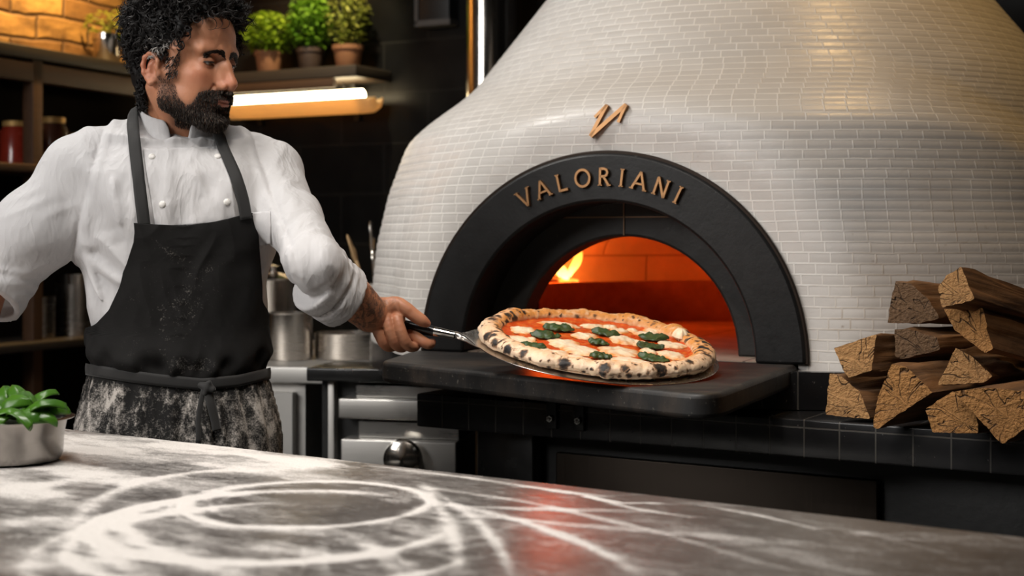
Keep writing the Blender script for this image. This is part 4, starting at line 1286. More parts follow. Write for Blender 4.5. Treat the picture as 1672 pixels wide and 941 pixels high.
# ================================================================== floured worktop
TZ = .92
TL = Uz(100, 700, TZ)[:2]; TR = Uz(1672, 878, TZ)[:2]
te = (TR - TL) / np.linalg.norm(TR - TL); tb = np.array([-te[1], te[0]])
TYAW = math.atan2(te[1], te[0])
table = empty('worktop', (TL[0], TL[1], TZ), TYAW)
tag(table, 'long brushed steel worktop dusted with swirls of white flour', 'worktop')
def tl(px, py):
    q = Uz(px, py, TZ)[:2] - TL
    return np.array([q @ te, q @ tb])
x0, x1, y0, y1 = -1.1, 2.3, -1.0, 0.0
def m_table():
    t = NT('floured_steel'); c = t.coord('Object'); fa = t.attr('flour')
    s = t.noise(t.map(c, scale=(6, 120, 6)), 1.0, 4); g = t.noise(c, 7, 5, .6)
    f1 = t.noise(c, 150, 5, .8); f2 = t.noise(t.map(c, scale=(40, 110, 40)), 1.0, 4, .7); f3 = t.noise(c, 420, 2, .6); f4 = t.noise(t.map(c, rot=(0, 0, .3), scale=(18, 60, 20)), 1.0, 5, .75)
    k = t.math('ADD', t.math('ADD', fa, t.math('MULTIPLY', t.math('SUBTRACT', f4, .5), .7)), t.math('ADD', t.math('MULTIPLY', t.math('SUBTRACT', f1, .5), 1.0), t.math('ADD', t.math('MULTIPLY', t.math('SUBTRACT', f2, .5), .6), t.math('MULTIPLY', t.math('SUBTRACT', f3, .5), .8))))
    mask = t.ramp(k, [(.22, 0), (.50, .30), (.92, .95)])
    steel = t.n('BsdfPrincipled', {'Base Color': t.mix(g, (.20, .18, .165, 1), (.34, .31, .29, 1)), 'Metallic': 1.0, 'Roughness': t.math('ADD', t.math('MULTIPLY', s, .14), t.math('MULTIPLY_ADD', g, .22, .24)), 'Normal': t.bump(s, .08, .002)})
    fl = t.n('BsdfPrincipled', {'Base Color': t.mix(f1, (.62, .58, .54, 1), (.76, .72, .68, 1)), 'Roughness': .95, 'Normal': t.bump(k, .6, .004)})
    mx = t.n('MixShader', {0: mask, 1: steel.outputs[0], 2: fl.outputs[0]})
    t.t.links.new(mx.outputs[0], t.out.inputs[0]); return t.m
M['table'] = m_table()
nx, ny = 900, 360
gx = np.concatenate([np.linspace(-1.1, -.35, 90, endpoint=False), np.linspace(-.35, 1.75, nx - 180, endpoint=False), np.linspace(1.75, 2.3, 90)]); gy = np.linspace(y0, y1, ny)
GX, GY = np.meshgrid(gx, gy)
cc = (tl(500, 785) + tl(500, 862)) / 2
dx, dy = GX - cc[0], GY - cc[1]
ang = np.arctan2(dy, dx); rad = np.hypot(dx, dy)
wr = rad + .026 * fbm(GX * 6, GY * 6, 0 * GX, 4, 1) + .012 * np.sin(ang * 2 + .6) + .018 * np.cos(ang - .4)
base = .5 + .5 * fbm(GX * 5, GY * 14, 0 * GX, 4, 21)
swirl = .5 + .5 * fbm(np.cos(ang) * 2.2 + 5, np.sin(ang) * 2.2, rad * 26, 4, 31)          # streaks following the circle
left = 1 - sstep(.55, 1.05, GX - .25 * GY)
def circ(l, r):
    a, b = tl(*l), tl(*r); return (a + b) / 2, float(np.linalg.norm(b - a)) / 2
wobble = .010 * fbm(GX * 6, GY * 6, 0 * GX, 4, 1)
def rdist(c, r): return np.hypot(GX - c[0], GY - c[1]) + wobble - r
CA = circ((298, 822), (702, 822)); CB = circ((182, 846), (738, 862)); CC = circ((155, 868), (784, 896)); CD = circ((228, 838), (722, 848)); CE = circ((100, 880), (820, 915))
smud = .5 + .5 * fbm(GX * 11, GY * 24, 0 * GX, 5, 81); fine = .5 + .5 * fbm(GX * 45, GY * 90, 0 * GX, 4, 83)
sw2 = .5 + .5 * fbm(np.cos(ang) * 3 + 5, np.sin(ang) * 3, rad * 60, 4, 31)
fl = .14 + left * (.18 + .75 * sstep(.30, .75, base) * (.45 + .75 * smud)) + .10 * (1 - left) * smud
inB = sstep(.01, -.02, rdist(*CB)); inA = sstep(.004, -.010, rdist(*CA)); nearC = np.exp(-np.clip(rdist(*CC), 0, None) / .12)
fl = fl * (1 - .35 * nearC) + .42 * nearC * (sw2 - .12) * (1 - inB)
fl = fl * (1 - inB) + inB * (.16 + .34 * sstep(.35, .75, smud) + .22 * sw2)
fl = fl * (1 - inA) + inA * (.17 + .26 * sstep(.45, .8, smud) + .14 * fine * sstep(.4, .8, sw2))
def ridge(C, w, a0, a1, amp, prof=1.0):
    an = np.arctan2(GY - C[0][1], GX - C[0][0]); da = np.angle(np.exp(1j * (an - (a0 + a1) / 2))); m = 1 - sstep((a1 - a0) / 2 * .75, (a1 - a0) / 2 + .02, np.abs(da)) if a1 - a0 < 6.2 else 1.0
    ww = w * (.6 + .9 * (.5 + .5 * fbm(np.cos(an) * 4, np.sin(an) * 4, 0 * GX, 3, 7)))
    return amp * m * np.exp(-np.abs(rdist(*C) / ww) ** 1.6) * (.55 + .6 * smud)
for C, w, a0, a1, amp in ((CA, .0075, 0, 6.3, .95), (CB, .010, 1.3, 6.9, 1.0), (CC, .009, 2.2, 6.6, .9), (CD, .006, 2.4, 5.0, .45), (CE, .012, 2.3, 5.6, .55)):
    fl = fl + ridge(C, w, a0, a1, amp)
for k_, amp in ((.982, .5), (1.025, .4), (1.06, .35), (.94, .3)):
    fl = fl + ridge((CB[0], CB[1] * k_), .004, 2.4, 6.2, amp)
for k_, amp in ((.985, .5), (.955, .4), (1.03, -.45), (1.07, .3)):
    fl = fl + ridge((CA[0], CA[1] * k_), .004, 2.2, 5.6, amp)
for k_, amp in ((.70, .35), (.55, .3), (.80, .25)):
    fl = fl + ridge((CA[0] + np.array([-.03, 0]), CA[1] * k_), .005, 2.0, 4.2, amp)
# sweeps of flour thrown off to the right
def sweep(pts, w, amp):
    global fl
    P = np.array([tl(*p) for p in pts]); tt = np.linspace(0, len(P) - 1, 60); Q = np.stack([np.interp(tt, range(len(P)), P[:, i]) for i in (0, 1)], 1)
    for _ in range(6): Q[1:-1] = (Q[:-2] + 2 * Q[1:-1] + Q[2:]) / 4
    best = np.full(GX.shape, 9.0); tb_ = np.zeros(GX.shape)
    for i, q in enumerate(Q):
        d = np.hypot(GX - q[0], GY - q[1]); m = d < best; best = np.where(m, d, best); tb_ = np.where(m, i / 59, tb_)
    wob = w * (1 + .6 * fbm(GX * 20, GY * 20, 0 * GX, 2, 51))
    fl = fl + amp * np.exp(-(best / wob) ** 2) * np.sin(PI * np.clip(tb_ * .92 + .05, 0, 1)) ** .5
for pts, w, amp in (
    ([(690, 790), (720, 830), (745, 880), (750, 935)], .009, .6), ([(705, 800), (780, 850), (820, 900), (835, 940)], .007, .65), ([(720, 820), (850, 850), (960, 890), (1050, 940)], .008, .75),
    ([(690, 795), (860, 820), (1060, 865), (1300, 935)], .007, .55), ([(850, 795), (950, 808), (1040, 832), (1130, 845)], .006, .75), ([(960, 812), (1020, 822), (1080, 822)], .005, .8), ([(1150, 826), (1240, 842), (1340, 866)], .005, .7),
    ([(600, 760), (760, 780), (900, 800), (1000, 812)], .007, .55), ([(1300, 850), (1450, 880), (1560, 910)], .012, .2), ([(860, 850), (1000, 905), (1100, 940)], .02, .25), ([(1060, 850), (1250, 895), (1420, 941)], .022, .25),
    ([(110, 870), (150, 820), (230, 785), (330, 770), (450, 768)], .012, .6), ([(160, 880), (175, 910), (240, 941)], .014, .6), ([(190, 850), (215, 880), (300, 920), (420, 945)], .014, .7), ([(0, 800), (90, 790), (160, 775)], .02, .5), ([(100, 735), (200, 745), (330, 755)], .03, .45), ([(250, 728), (420, 745), (560, 768)], .010, .45), ([(0, 860), (60, 850), (130, 850)], .03, .5), ([(20, 930), (120, 915), (180, 930)], .03, .4),
    ([(300, 800), (310, 820), (330, 845), (400, 870)], .006, .5), ([(340, 815), (350, 838), (400, 850)], .004, .35)):
    sweep(pts, w, amp)
stk = .5 + .5 * fbm(np.cos(ang + 1.2) * 16, np.sin(ang + 1.2) * 16, rad * 3.5, 4, 91)
fl = fl + sstep(.10, .30, dx) * np.exp(-np.clip(rad - .15, 0, None) / .40) * .75 * sstep(.50, .78, stk)
fl = fl + .30 * (fine - .5) * sstep(.08, .3, fl)
fl = np.clip(fl, 0, 1.15)
# bare zone right by the bowl's foot
V = np.stack([GX, GY, .0009 * np.clip(fl - .4, 0, 1) * (1 + .5 * fbm(GX * 60, GY * 60, 0 * GX, 2, 71))], -1).reshape(-1, 3)
topo = fast_mesh('top', V, grid_faces(len(gx), ny), M['table'], table); attr(topo, 'flour', fl.reshape(-1))
bm = bmesh.new()
prof_e = [(0, 0), (.004, -.0012), (.007, -.005), (.007, -.042), (.004, -.045), (-.02, -.045)]
va = [[bm.verts.new((x, y, z)) for (y, z) in prof_e] for x in (x0, x1)]
for i in range(len(prof_e) - 1): bm.faces.new((va[0][i], va[1][i], va[1][i + 1], va[0][i + 1]))
box_bm(bm, x0, x1, y0, -.02, -.045, -.0015)
bm_obj('edge', bm, M['steel_rough'], table)
for (lx, ly) in ((-.95, -.12), (2.1, -.12), (-.95, -.88), (2.1, -.88)):
    lathe('leg', [(.001, -TZ + .001), (.02, -TZ + .001), (.02, -.046), (.001, -.046)], M['steel'], table, 20, loc=(lx, ly, 0))
box('undershelf', -1.0, 2.15, -.92, -.08, -.62, -.60, M['steel_rough'], table)

# ---- bowl of basil
bw = Uz(18, 754, TZ)
bowl = empty('mixing_bowl', (bw[0], bw[1], TZ + .0012)); tag(bowl, 'small steel bowl heaped with fresh basil leaves on the floured worktop', 'bowl')
M['bowl'] = m_steel('bowl_steel', (.33, .31, .29), .2, (4, 4, 60))
lathe('bowl', [(.001, 0), (.062, 0), (.070, .003), (.074, .012), (.0755, .040), (.0765, .044), (.080, .060), (.0815, .062), (.091, .0635), (.0915, .0648), (.0815, .0652), (.079, .060), (.0745, .040), (.072, .012), (.001, .006)], M['bowl'], bowl, 72)
M['basil'] = m_leaf('fresh_basil_leaf', (.025, .10, .008, 1), (.10, .26, .02, 1), .22, .3)
leaves = [(45, 648, 1.9, .5, .062, .3), (72, 655, .2, .25, .058, -.2), (30, 665, 2.8, -.1, .05, .2), (60, 672, .5, -.05, .052, .5), (15, 640, 2.2, .6, .055, 0), (84, 660, -.3, .1, .05, .5), (10, 670, 3.3, -.1, .055, .3), (40, 676, -.6, -.2, .05, -.4), (-5, 655, 2.6, .3, .055, .2), (55, 660, 1.2, .35, .05, .6), (25, 655, 1.0, .5, .052, -.6), (75, 674, -.2, -.25, .042, .1), (-20, 665, 3.0, .2, .055, .3), (0, 678, -1.8, -.2, .045, .2), (35, 640, 2.4, .7, .05, .1), (62, 645, .7, .6, .05, -.2), (20, 650, -.4, .3, .055, .4)]
BLW = bw[1]
for i, (px, py, az, el, L, rl) in enumerate(leaves):
    n, m = 18, 13; G = []
    for a in range(n):
        uu = a / (n - 1); wd = L * .36 * (math.sin(PI * uu ** .75) ** .75 if 0 < uu < 1 else 0) + .0008
        for b in range(m):
            vv = b / (m - 1) * 2 - 1
            puck = .10 * math.sin(uu * 16 + abs(vv) * 3) * (1 - abs(abs(vv) - .5) * 2) * L * .12
            G.append((L * (uu - .5), wd * vv, -L * .75 * (uu - .45) ** 2 - L * .22 * abs(vv) ** 1.7 + L * .06 * min(1, abs(vv) * 4) + puck))
    G = np.array(G)
    o = fast_mesh('basil_leaf', G, grid_faces(m, n), M['basil']); attr(o, 'tone', np.clip(.55 + .45 * fbm(G[:, 0] * 40 + i, G[:, 1] * 40, 0 * G[:, 0], 2, i), 0, 1))
    solidify(o, .0009, 0)
    dd = BLW + [-.02, -.045, .0, -.06, .02, -.02, -.05, -.065, -.02, -.01, .03, -.055, .0, -.06, .01, .0, -.03][i]
    o.location = tuple(U(px, py, dd)); o.rotation_euler = (rl, -el, az)
    tag(o, 'fresh green basil leaf heaped in the small steel bowl', 'basil leaf', 'basil leaves in the bowl')
# ================================================================== counters behind
def back_frame(px, d):
    p = U(px, 500, d); return (p[0], p[1], 0)
CZ_ = .90
# stainless counter along the tiled wall with panelled doors
P0 = back_frame(495, 3.87); ct = empty('steel_counter', P0, CNT_YAW)
tag(ct, 'pale steel counter with panelled doors behind the chef\'s hip', 'counter')
M['pale_steel'] = m_steel('pale_satin_steel', (.62, .60, .57), .45, (1, 40, 40), .75)
box('counter_top', -.36, .36, 0, 1.0, CZ_ - .045, CZ_, M['pale_steel'], ct, .004)
box('carcass', -.355, -.005, .03, .98, .08, CZ_ - .046, M['pale_steel'], ct)
for k in range(1):
    a = -.325 * (k + 1) + .008; b = -.325 * k - .030
    dr = box('door', a, b, .006, .0295, .10, CZ_ - .07, M['pale_steel'], ct, .003)
    fr = bmesh.new()
    for (p, q, r, s) in ((a + .0, a + .05, .10, CZ_ - .07), (b - .05, b, .10, CZ_ - .07), (a + .05, b - .05, .10, .15), (a + .05, b - .05, CZ_ - .12, CZ_ - .07)):
        box_bm(fr, p, q, -.004, .0059, r, s)
    bm_obj('door_frame', fr, M['pale_steel'], dr)
box('plinth', -.34, -.02, .08, .95, 0.001, .079, M['black'], ct)
# black topped drawer unit
P1 = back_frame(500, 3.52); du = empty('drawer_unit', P1, CNT_YAW)
tag(du, 'black topped steel drawer unit with a round knob under the oven shelf', 'cabinet')
def zy(y, d): return CAMZ + (HOR - y) / F * d
sx = 3.55 / F
box('counter_top', .0, .25, 0, .20, zy(624, 3.5), zy(602, 3.5), M['black_gloss'], du, .004)
box('carcass', .02, .36, .06, .295, .04, zy(625, 3.5), M['black'], du)
box('end_post', .045, .062, .03, .06, .04, zy(625, 3.5), M['steel_rough'], du, .002)
def pxx(px, d=3.48): # local x for a pixel near the front
    k = (px - PCX) / F; c, s = math.cos(CNT_YAW), math.sin(CNT_YAW)
    return (k * P1[1] - P1[0]) / (c - k * s)
def drawer(xa, xb, ya, yb, yl, knob=False):
    d = box('drawer', pxx(xa), pxx(xb), .0, .20, zy(yb, 3.45), zy(ya, 3.45), M['steel_rough'], du, .004)
    bm = bmesh.new(); box_bm(bm, pxx(xa + 22), pxx(xb), .03, .2, zy(ya, 3.45) + .001, zy(yl, 3.45))
    lp = bm_obj('drawer_lip', bm, M['steel'], d); bevel(lp, .003, 2)
    return d
drawer(552, 730, 655, 688, 634)
d2 = drawer(556, 745, 722, 830, 694)
kx = pxx(662); kz = zy(752, 3.43)
kb_ = lathe('knob', [(.001, .0), (.020, .0), (.024, .008), (.045, .014), (.050, .022), (.046, .034), (.03, .042), (.001, .044)], M['chrome'], d2, 36)
kb_.location = (kx, -.0005, kz); kb_.rotation_euler = (PI / 2, 0, 0)

# ---- pots and jars on the steel counter
def on_counter(px, d, z=CZ_): p = U(px, 500, d); return (p[0], p[1], z + .001)
def pot(loc, r, h, label, mat, handles=True, lid=False, name='stock_pot', cat='pot', content=None):
    t = empty(name, loc); tag(t, label, cat)
    lathe('body', [(.001, 0.001), (r * .96, 0.001), (r, .008), (r, h - .004), (r * 1.03, h), (r * .97, h), (r * .96, .012), (.001, .010)], mat, t, 48)
    if handles:
        for s in (-1, 1):
            pts = [(s * r * .98, -.03, h * .8), (s * (r + .03), -.028, h * .82), (s * (r + .036), 0, h * .82), (s * (r + .03), .028, h * .82), (s * r * .98, .03, h * .8)]
            tube('handle', pts, .005, M['chrome'], t, 10)
    if lid:
        lathe('lid', [(r * 1.04, h + .001), (r * 1.04, h + .006), (r * .5, h + .022), (.012, h + .026), (.012, h + .04), (.022, h + .045), (.001, h + .05)], mat, t, 48)
    return t
M['pot_steel'] = m_steel('pot_steel', (.60, .55, .50), .24, (3, 3, 60))
pot(on_counter(472, 4.12), .068, .135, 'tall steel pot on the counter between the apron and the sleeve', M['pot_steel'], False)
pot(on_counter(446, 4.42), .072, .22, 'tallest lidded steel pot on the counter by the apron edge', M['pot_steel'], False, True)
pot(on_counter(567, 4.16), .095, .075, 'low wide steel pan on the counter below the tattooed forearm', M['pot_steel'], False, False, 'saute_pan', 'pan')
ck = pot(on_counter(616, 4.30), .058, .215, 'steel utensil crock packed with spoons beside the oven', M['pot_steel'], False, False, 'utensil_crock', 'crock')
cl = ck.location
def spoon(pxt, pyt, d, mat, kind, label):
    top = U(pxt, pyt, d); bot = np.array([cl[0] - (top[0] - cl[0]) * .30, top[1], cl[2] + .022])
    L = float(np.linalg.norm(top - bot)); t = empty(kind, tuple(bot)); tag(t, label, 'utensil', 'utensils in the crock')
    t.rotation_euler = Vector(top - bot).to_track_quat('Z', 'Y').to_euler()
    V, Fc = tube_data([(0, 0, z) for z in np.linspace(0, L * .80, 8)], .0058, 10); mesh_from('handle', V, Fc, mat, t)
    hd = Field((-.04, -.03, L * .6), (.04, .03, L + .03), .0025)
    hd.ell((0, 0, L * .90), (.021, .0065, L * .11), .0); hd.cap((0, 0, L * .78), (0, 0, L * .86), .006, .010, .01)
    hd.ell((0, -.008, L * .91), (.016, .0065, L * .08), .002, True)
    V, Fq = hd.mesh(); fast_mesh('bowl', V, Fq, mat, t)
    return t
spoon(567, 384, 4.275, M['pale_wood'], 'wooden_spoon', 'wooden spoon standing nearest the white sleeve in the utensil crock')
spoon(604, 362, 4.30, M['chrome'], 'metal_spoon', 'tall steel spoon sticking up from the middle of the crock')
spoon(634, 388, 4.328, M['pale_wood'], 'wooden_spoon', 'wooden spoon leaning towards the oven in the utensil crock')
# ---- pots on the rack behind the chef's other arm
for s_, r, h, lb in ((s_at(122, .17), .07, .23, 'tall steel canister on the dark rack under the chef\'s lifted arm'), (s_at(62, .17), .06, .15, 'short steel canister half hidden behind the white sleeve on the dark rack'), (s_at(160, .17), .05, .11, 'low steel canister on the dark rack beside the apron')):
    p = lw(s_, .17, zl); c = empty('canister', p); tag(c, lb, 'canister', 'steel canisters on the rack')
    lathe('body', [(.001, 0.001), (r, 0.001), (r, h), (.001, h)], M['pot_steel'], c, 40)
    lathe('lid', [(r * 1.03, h * .86), (r * 1.03, h + .004), (r * .9, h + .008), (.001, h + .009)], M['chrome'], c, 40)
# ================================================================== the cook
HX = (300 - PCX) / F * 2.6; HEADP = np.array([HX, 2.60, CAMZ + (HOR - 113) / F * 2.6])
hy, hp = math.radians(63), math.radians(7)
hf = np.array([math.sin(hy) * math.cos(hp), -math.cos(hy) * math.cos(hp), -math.sin(hp)])
hr = np.array([-math.cos(hy), -math.sin(hy), 0.0])                # his right-hand side, towards the camera
hu = np.cross(hr, hf); hu /= np.linalg.norm(hu)
HB = np.stack([hf, hr, hu], 1)                                     # local (forward, side, up) -> world
def hl_(P): return (np.asarray(P) - HEADP) @ HB
def hw_(P): return np.asarray(P) @ HB.T + HEADP

AX = np.array([-.622, 2.655]); TYW = math.radians(14); tc, ts = math.cos(TYW), math.sin(TYW)
def tp(l, f, z):
    """torso point: l towards his left, f forwards"""
    return np.array([AX[0] + l * tc + f * ts, AX[1] + l * ts - f * tc, z])

man = empty('person', (HX, 2.63, 0.0))
tag(man, 'bearded man with dark curls in a white jacket and floury black apron, holding a peel', 'person')
def child(o, par=None):
    """parent in place: vertices are given in world coordinates"""
    o.parent = par or man
    if par is None: o.matrix_parent_inverse = Matrix.Translation((-HX, -2.63, 0))
    return o

# ---------------------------------------------------------------- head
hd = Field((-.135, -.105, -.235), (.140, .105, .150), .00135)
hd.ell((-.014, 0, .058), (.099, .076, .079))
hd.ell((.034, 0, .058), (.058, .061, .056), .02)
for s in (1, -1):
    hd.cap((.085, s * .012, .036), (.074, s * .044, .036), .0115, .0105, .013)
    hd.ell((.058, s * .040, -.006), (.024, .0165, .016), .022)
    hd.ell((.048, s * .035, -.034), (.034, .021, .032), .02)
    hd.cap((.010, s * .060, -.018), (.016, s * .055, -.056), .014, .014, .022)
    hd.cap((.016, s * .055, -.056), (.070, s * .018, -.081), .014, .015, .026)
    hd.cap((.034, s * .056, .030), (.030, s * .060, -.005), .016, .012, .02)
hd.ell((.043, 0, -.015), (.050, .048, .062), .022)
hd.ell((.071, 0, -.050), (.026, .029, .027), .018)
hd.ell((.080, 0, -.083), (.019, .021, .017), .018)
hd.ell((.035, 0, -.055), (.052, .046, .036), .022)
# neck
hd.chain([(-.026, 0, -.03), hl_(tp(.002, .006, 1.50)), hl_(tp(0, 0, 1.38))], [.052, .0535, .064], .028)
for s in (1, -1): hd.cap((-.020, s * .054, -.040), hl_(tp(.010 - .012 * s, .050, 1.43)), .012, .010, .020)
hd.ell(hl_(tp(.012, .052, 1.452)), (.012, .012, .014), .02)
# sockets
for s in (1, -1):
    hd.ell((.099, s * .029, .0190), (.0165, .0180, .0115), .011, True)
# nose
hd.chain([(.0865, 0, .028), (.0975, 0, .009), (.1105, 0, -.012)], [.0070, .0074, .0086], .011)
hd.ell((.1140, 0, -.0195), (.0098, .0096, .0090), .006)
for s in (1, -1):
    hd.cap((.088, s * .0070, .008), (.097, s * .0105, -.020), .0070, .0080, .011)
    hd.ell((.1010, s * .0126, -.0255), (.0108, .0062, .0074), .0045)
hd.cap((.1140, 0, -.0275), (.0965, 0, -.0345), .0046, .0056, .006)
for s in (1, -1):
    hd.ell((.1030, s * .0066, -.0340), (.0060, .0032, .0040), .002, True)
    hd.cap((.0900, s * .0215, -.026), (.0860, s * .0300, -.044), .0014, .0012, .006, True)     # fold beside the mouth
# lids: heavy, looking down; the opening follows the ball
EC = (.0750, .0305, .0165)
for s in (1, -1):
    hd.ell((EC[0], s * EC[1], EC[2]), (.0138, .0150, .0138), .0035)
    pts = [(EC[0] + .0136 * math.cos(e) * math.cos(a), s * (EC[1] + .0140 * math.cos(e) * math.sin(a)), EC[2] + .0136 * math.sin(e)) for a, e in ((math.radians(q), math.radians(w)) for q, w in ((-58, -19), (-40, -20), (-18, -20.5), (8, -20), (32, -18), (52, -15), (64, -12)))]
    hd.chain(pts, [.0008, .0022, .0031, .0034, .0031, .0021, .0009], .0008, True)
# mouth
for s in (1, -1):
    hd.chain([(.0985, 0, -.0478), (.0975, s * .008, -.0472), (.0885, s * .0240, -.0535)], [.0046, .0048, .0028], .006)
    hd.chain([(.0965, 0, -.0596), (.0955, s * .010, -.0592), (.0880, s * .0230, -.0553)], [.0058, .0054, .0030], .006)
hd.cap((.1025, -.010, -.0537), (.1025, .010, -.0537), .0015, .0015, .002, True)
for s in (1, -1): hd.cap((.1025, s * .010, -.0537), (.0920, s * .0255, -.0545), .0015, .0013, .002, True)
hd.cap((.103, -.012, -.0715), (.103, .012, -.0715), .010, .010, .008, True)
for u_ in (.066, .077): hd.cap((.0965, -.03, u_), (.0965, .03, u_ + .001), .0010, .0010, .007, True)
# ears
EF, EU = .003, -.015
for s in (1, -1):
    R9 = np.array(Euler((0, math.radians(-12), 0)).to_matrix()); k_ = .84
    hd.ell((EF - .005, s * .0715, EU + .004), (.0215 * k_, .0120, .0320 * k_), .008, rot=R9)
    hd.ell((EF + .001, s * .0870, EU + .002), (.0095 * k_, .0075, .0145 * k_), .003, True, rot=R9)
    hd.chain([(EF + f * k_, s * .0862, EU + u * k_) for f, u in ((-.018, .020), (-.020, .008), (-.017, -.006))], [.0018, .0020, .0016], .003, True)
    hel = [(.010, .006), (.011, .022), (.003, .034), (-.011, .037), (-.023, .028), (-.0265, .012), (-.022, -.004), (-.014, -.015), (-.004, -.024), (.003, -.021)]
    hd.chain([(EF + f * k_ - .002, s * (.0815 + .0030 * (2 < i < 7)), EU + u * k_ + .002) for i, (f, u) in enumerate(hel)], [.0036, .0038, .0040, .0042, .0042, .0040, .0040, .0044, .0056, .0048], .004)
    hd.chain([(EF + f * k_, s * .0815, EU + u * k_) for f, u in ((-.004, .024), (-.0125, .015), (-.0140, .003), (-.009, -.008), (-.002, -.012))], [.0026, .0032, .0032, .0030, .0026], .004)
    hd.ell((EF + .0085, s * .0785, EU), (.0044, .0040, .0064), .004)
HV, HF = hd.mesh(relax=1)
nH = len(HV)

# ---------------------------------------------------------------- arms and hands, in world space
DH = 2.615
def hp_(px, py, dd=0.0): return U(px, py, DH + dd)
ELB = U(514, 428, 2.475); WR = U(604, 513, 2.595)
arm = Field(np.minimum(ELB, WR) - .08, U(720, 460, 2.7) + np.array([0, .02, .06]), .0017)
arm = Field((ELB[0] - .07, 2.40, 1.00), (U(725, 500, 2.66)[0], 2.72, ELB[2] + .08), .0018)
mid = ELB + (WR - ELB) * .52
arm.chain([ELB + (WR - ELB) * .12, mid, ELB + (WR - ELB) * .82, WR], [.030, .0415, .0365, .0285])
arm.cap(WR, hp_(620, 514, .006), .0285, .025, .02)
# palm: a slab behind the fingers
arm.chain([hp_(614, 511, .002), hp_(630, 508, .006), hp_(648, 512, .010)], [.0225, .0195, .0165], .016)
arm.chain([hp_(616, 526, .010), hp_(636, 533, .017), hp_(655, 536, .020)], [.020, .017, .014], .016)
hole_ = None
fingers = {
    'little': ([(612, 517, -.004), (613, 528, -.0205), (620, 548, -.0245), (629, 563, -.016), (640, 567, .000), (648, 559, .014)], [.0100, .0103, .0100, .0100, .0088, .0076]),
    'ring': ([(631, 513, -.006), (632, 522, -.0235), (638, 544, -.0285), (646, 562, -.020), (657, 568, -.003), (665, 560, .013)], [.0098, .0104, .0102, .0102, .0090, .0078]),
    'middle': ([(648, 515, -.008), (649, 523, -.0240), (656, 545, -.0290), (665, 563, -.0205), (676, 567, -.004), (684, 559, .012)], [.0098, .0105, .0103, .0102, .0090, .0078]),
    'index': ([(662, 535, .024), (672, 545, .010), (684, 554, -.001), (696, 561, -.003), (702, 562, .004), (705, 559, .012)], [.0094, .0100, .0104, .0098, .0090, .0076]),
}
def spline(P, n=18):
    P = np.array(P, float); Q = np.concatenate([2 * P[:1] - P[1:2], P, 2 * P[-1:] - P[-2:-1]]); out = []
    for t in np.linspace(0, len(P) - 1.0001, n):
        i = int(t); f = t - i; a, b, c, d = Q[i], Q[i + 1], Q[i + 2], Q[i + 3]
        out.append(.5 * (2 * b + (c - a) * f + (2 * a - 5 * b + 4 * c - d) * f ** 2 + (3 * b - a - 3 * c + d) * f ** 3))
    return np.array(out)
fl_fields = []
for nm, (pts, rad) in fingers.items():
    K = np.array([hp_(*p) for p in pts]); fl_fields.append((spline(K), np.interp(np.linspace(0, 5, 18), range(6), rad) + .0005 * np.cos(np.linspace(0, 5, 18) * 2 * PI / 1.7) ** 2))
def merge_finger(field, P, rad, kroot):
    lo = np.min(P, 0) - .02; hi = np.max(P, 0) + .02
    sl, ax = field._sub(lo, hi)
    g = Field.__new__(Field); g.lo = np.array([field.ax[i][sl[i]][0] for i in range(3)]); g.h = field.h; g.ax = [field.ax[i][sl[i]] for i in range(3)]; g.n = np.array([len(a) for a in g.ax]); g.d = np.full(g.n, .5, np.float32)
    g.chain(P, list(rad), .0015)
    field.d[sl] = smin(field.d[sl], g.d, kroot)
for P, rad in fl_fields: merge_finger(arm, P, np.asarray(rad) * .965, .0014)
# thumb along the top of the handle
TP = spline([hp_(622, 508, -.002), hp_(644, 498, -.011), hp_(660, 503, -.0165), hp_(675, 514, -.0170), hp_(688, 523, -.0160), hp_(697, 528.5, -.0120)])
merge_finger(arm, TP, np.interp(np.linspace(0, 5, 18), range(6), [.0190, .0155, .0130, .0118, .0112, .0074]), .007)
# creases across the thumb and between thumb and hand
for a, b in (((647, 489, -.028), (653, 512, -.028)), ((673, 504, -.031), (669, 515, -.031))):
    arm.cap(hp_(*a), hp_(*b), .0014, .0012, .004, True)
# nails
AV, AF = arm.mesh(relax=1)

# his right arm, mostly outside the frame, its hand resting on the worktop
S1 = U(132, 274, 2.60); E1 = U(-22, 478, 2.58); W1 = U(-95, 640, 2.47); H1_ = U(-112, 672, 2.40)
ra = Field((W1[0] - .14, 2.20, TZ - .01), (E1[0] + .10, 2.68, E1[2] + .08), .003)
ra.chain([E1, E1 + (W1 - E1) * .4, W1], [.034, .042, .029])
hz = TZ + .012
PALM = np.array([W1[0] - .01, W1[1] - .055, TZ + .028])
ra.cap(W1, PALM, .027, .020, .02); ra.ell(PALM + np.array([0, -.03, -.004]), (.040, .045, .015), .015)
for i in range(4):
    a = PALM + np.array([-.030 + .020 * i, -.055, .0]); L = (.062, .075, .080, .070)[i]
    g0 = a + np.array([-.010 + .007 * i, -L * .55, .006]); g1 = a + np.array([-.016 + .011 * i, -L, -.016])
    ra.chain([a, g0, g1], [.0105, .0098, .008], .005)
ra.chain([PALM + np.array([.03, -.005, 0]), PALM + np.array([.058, -.045, -.004]), PALM + np.array([.066, -.075, -.012])], [.014, .011, .008], .01)
RV, RF = ra.mesh(relax=1)

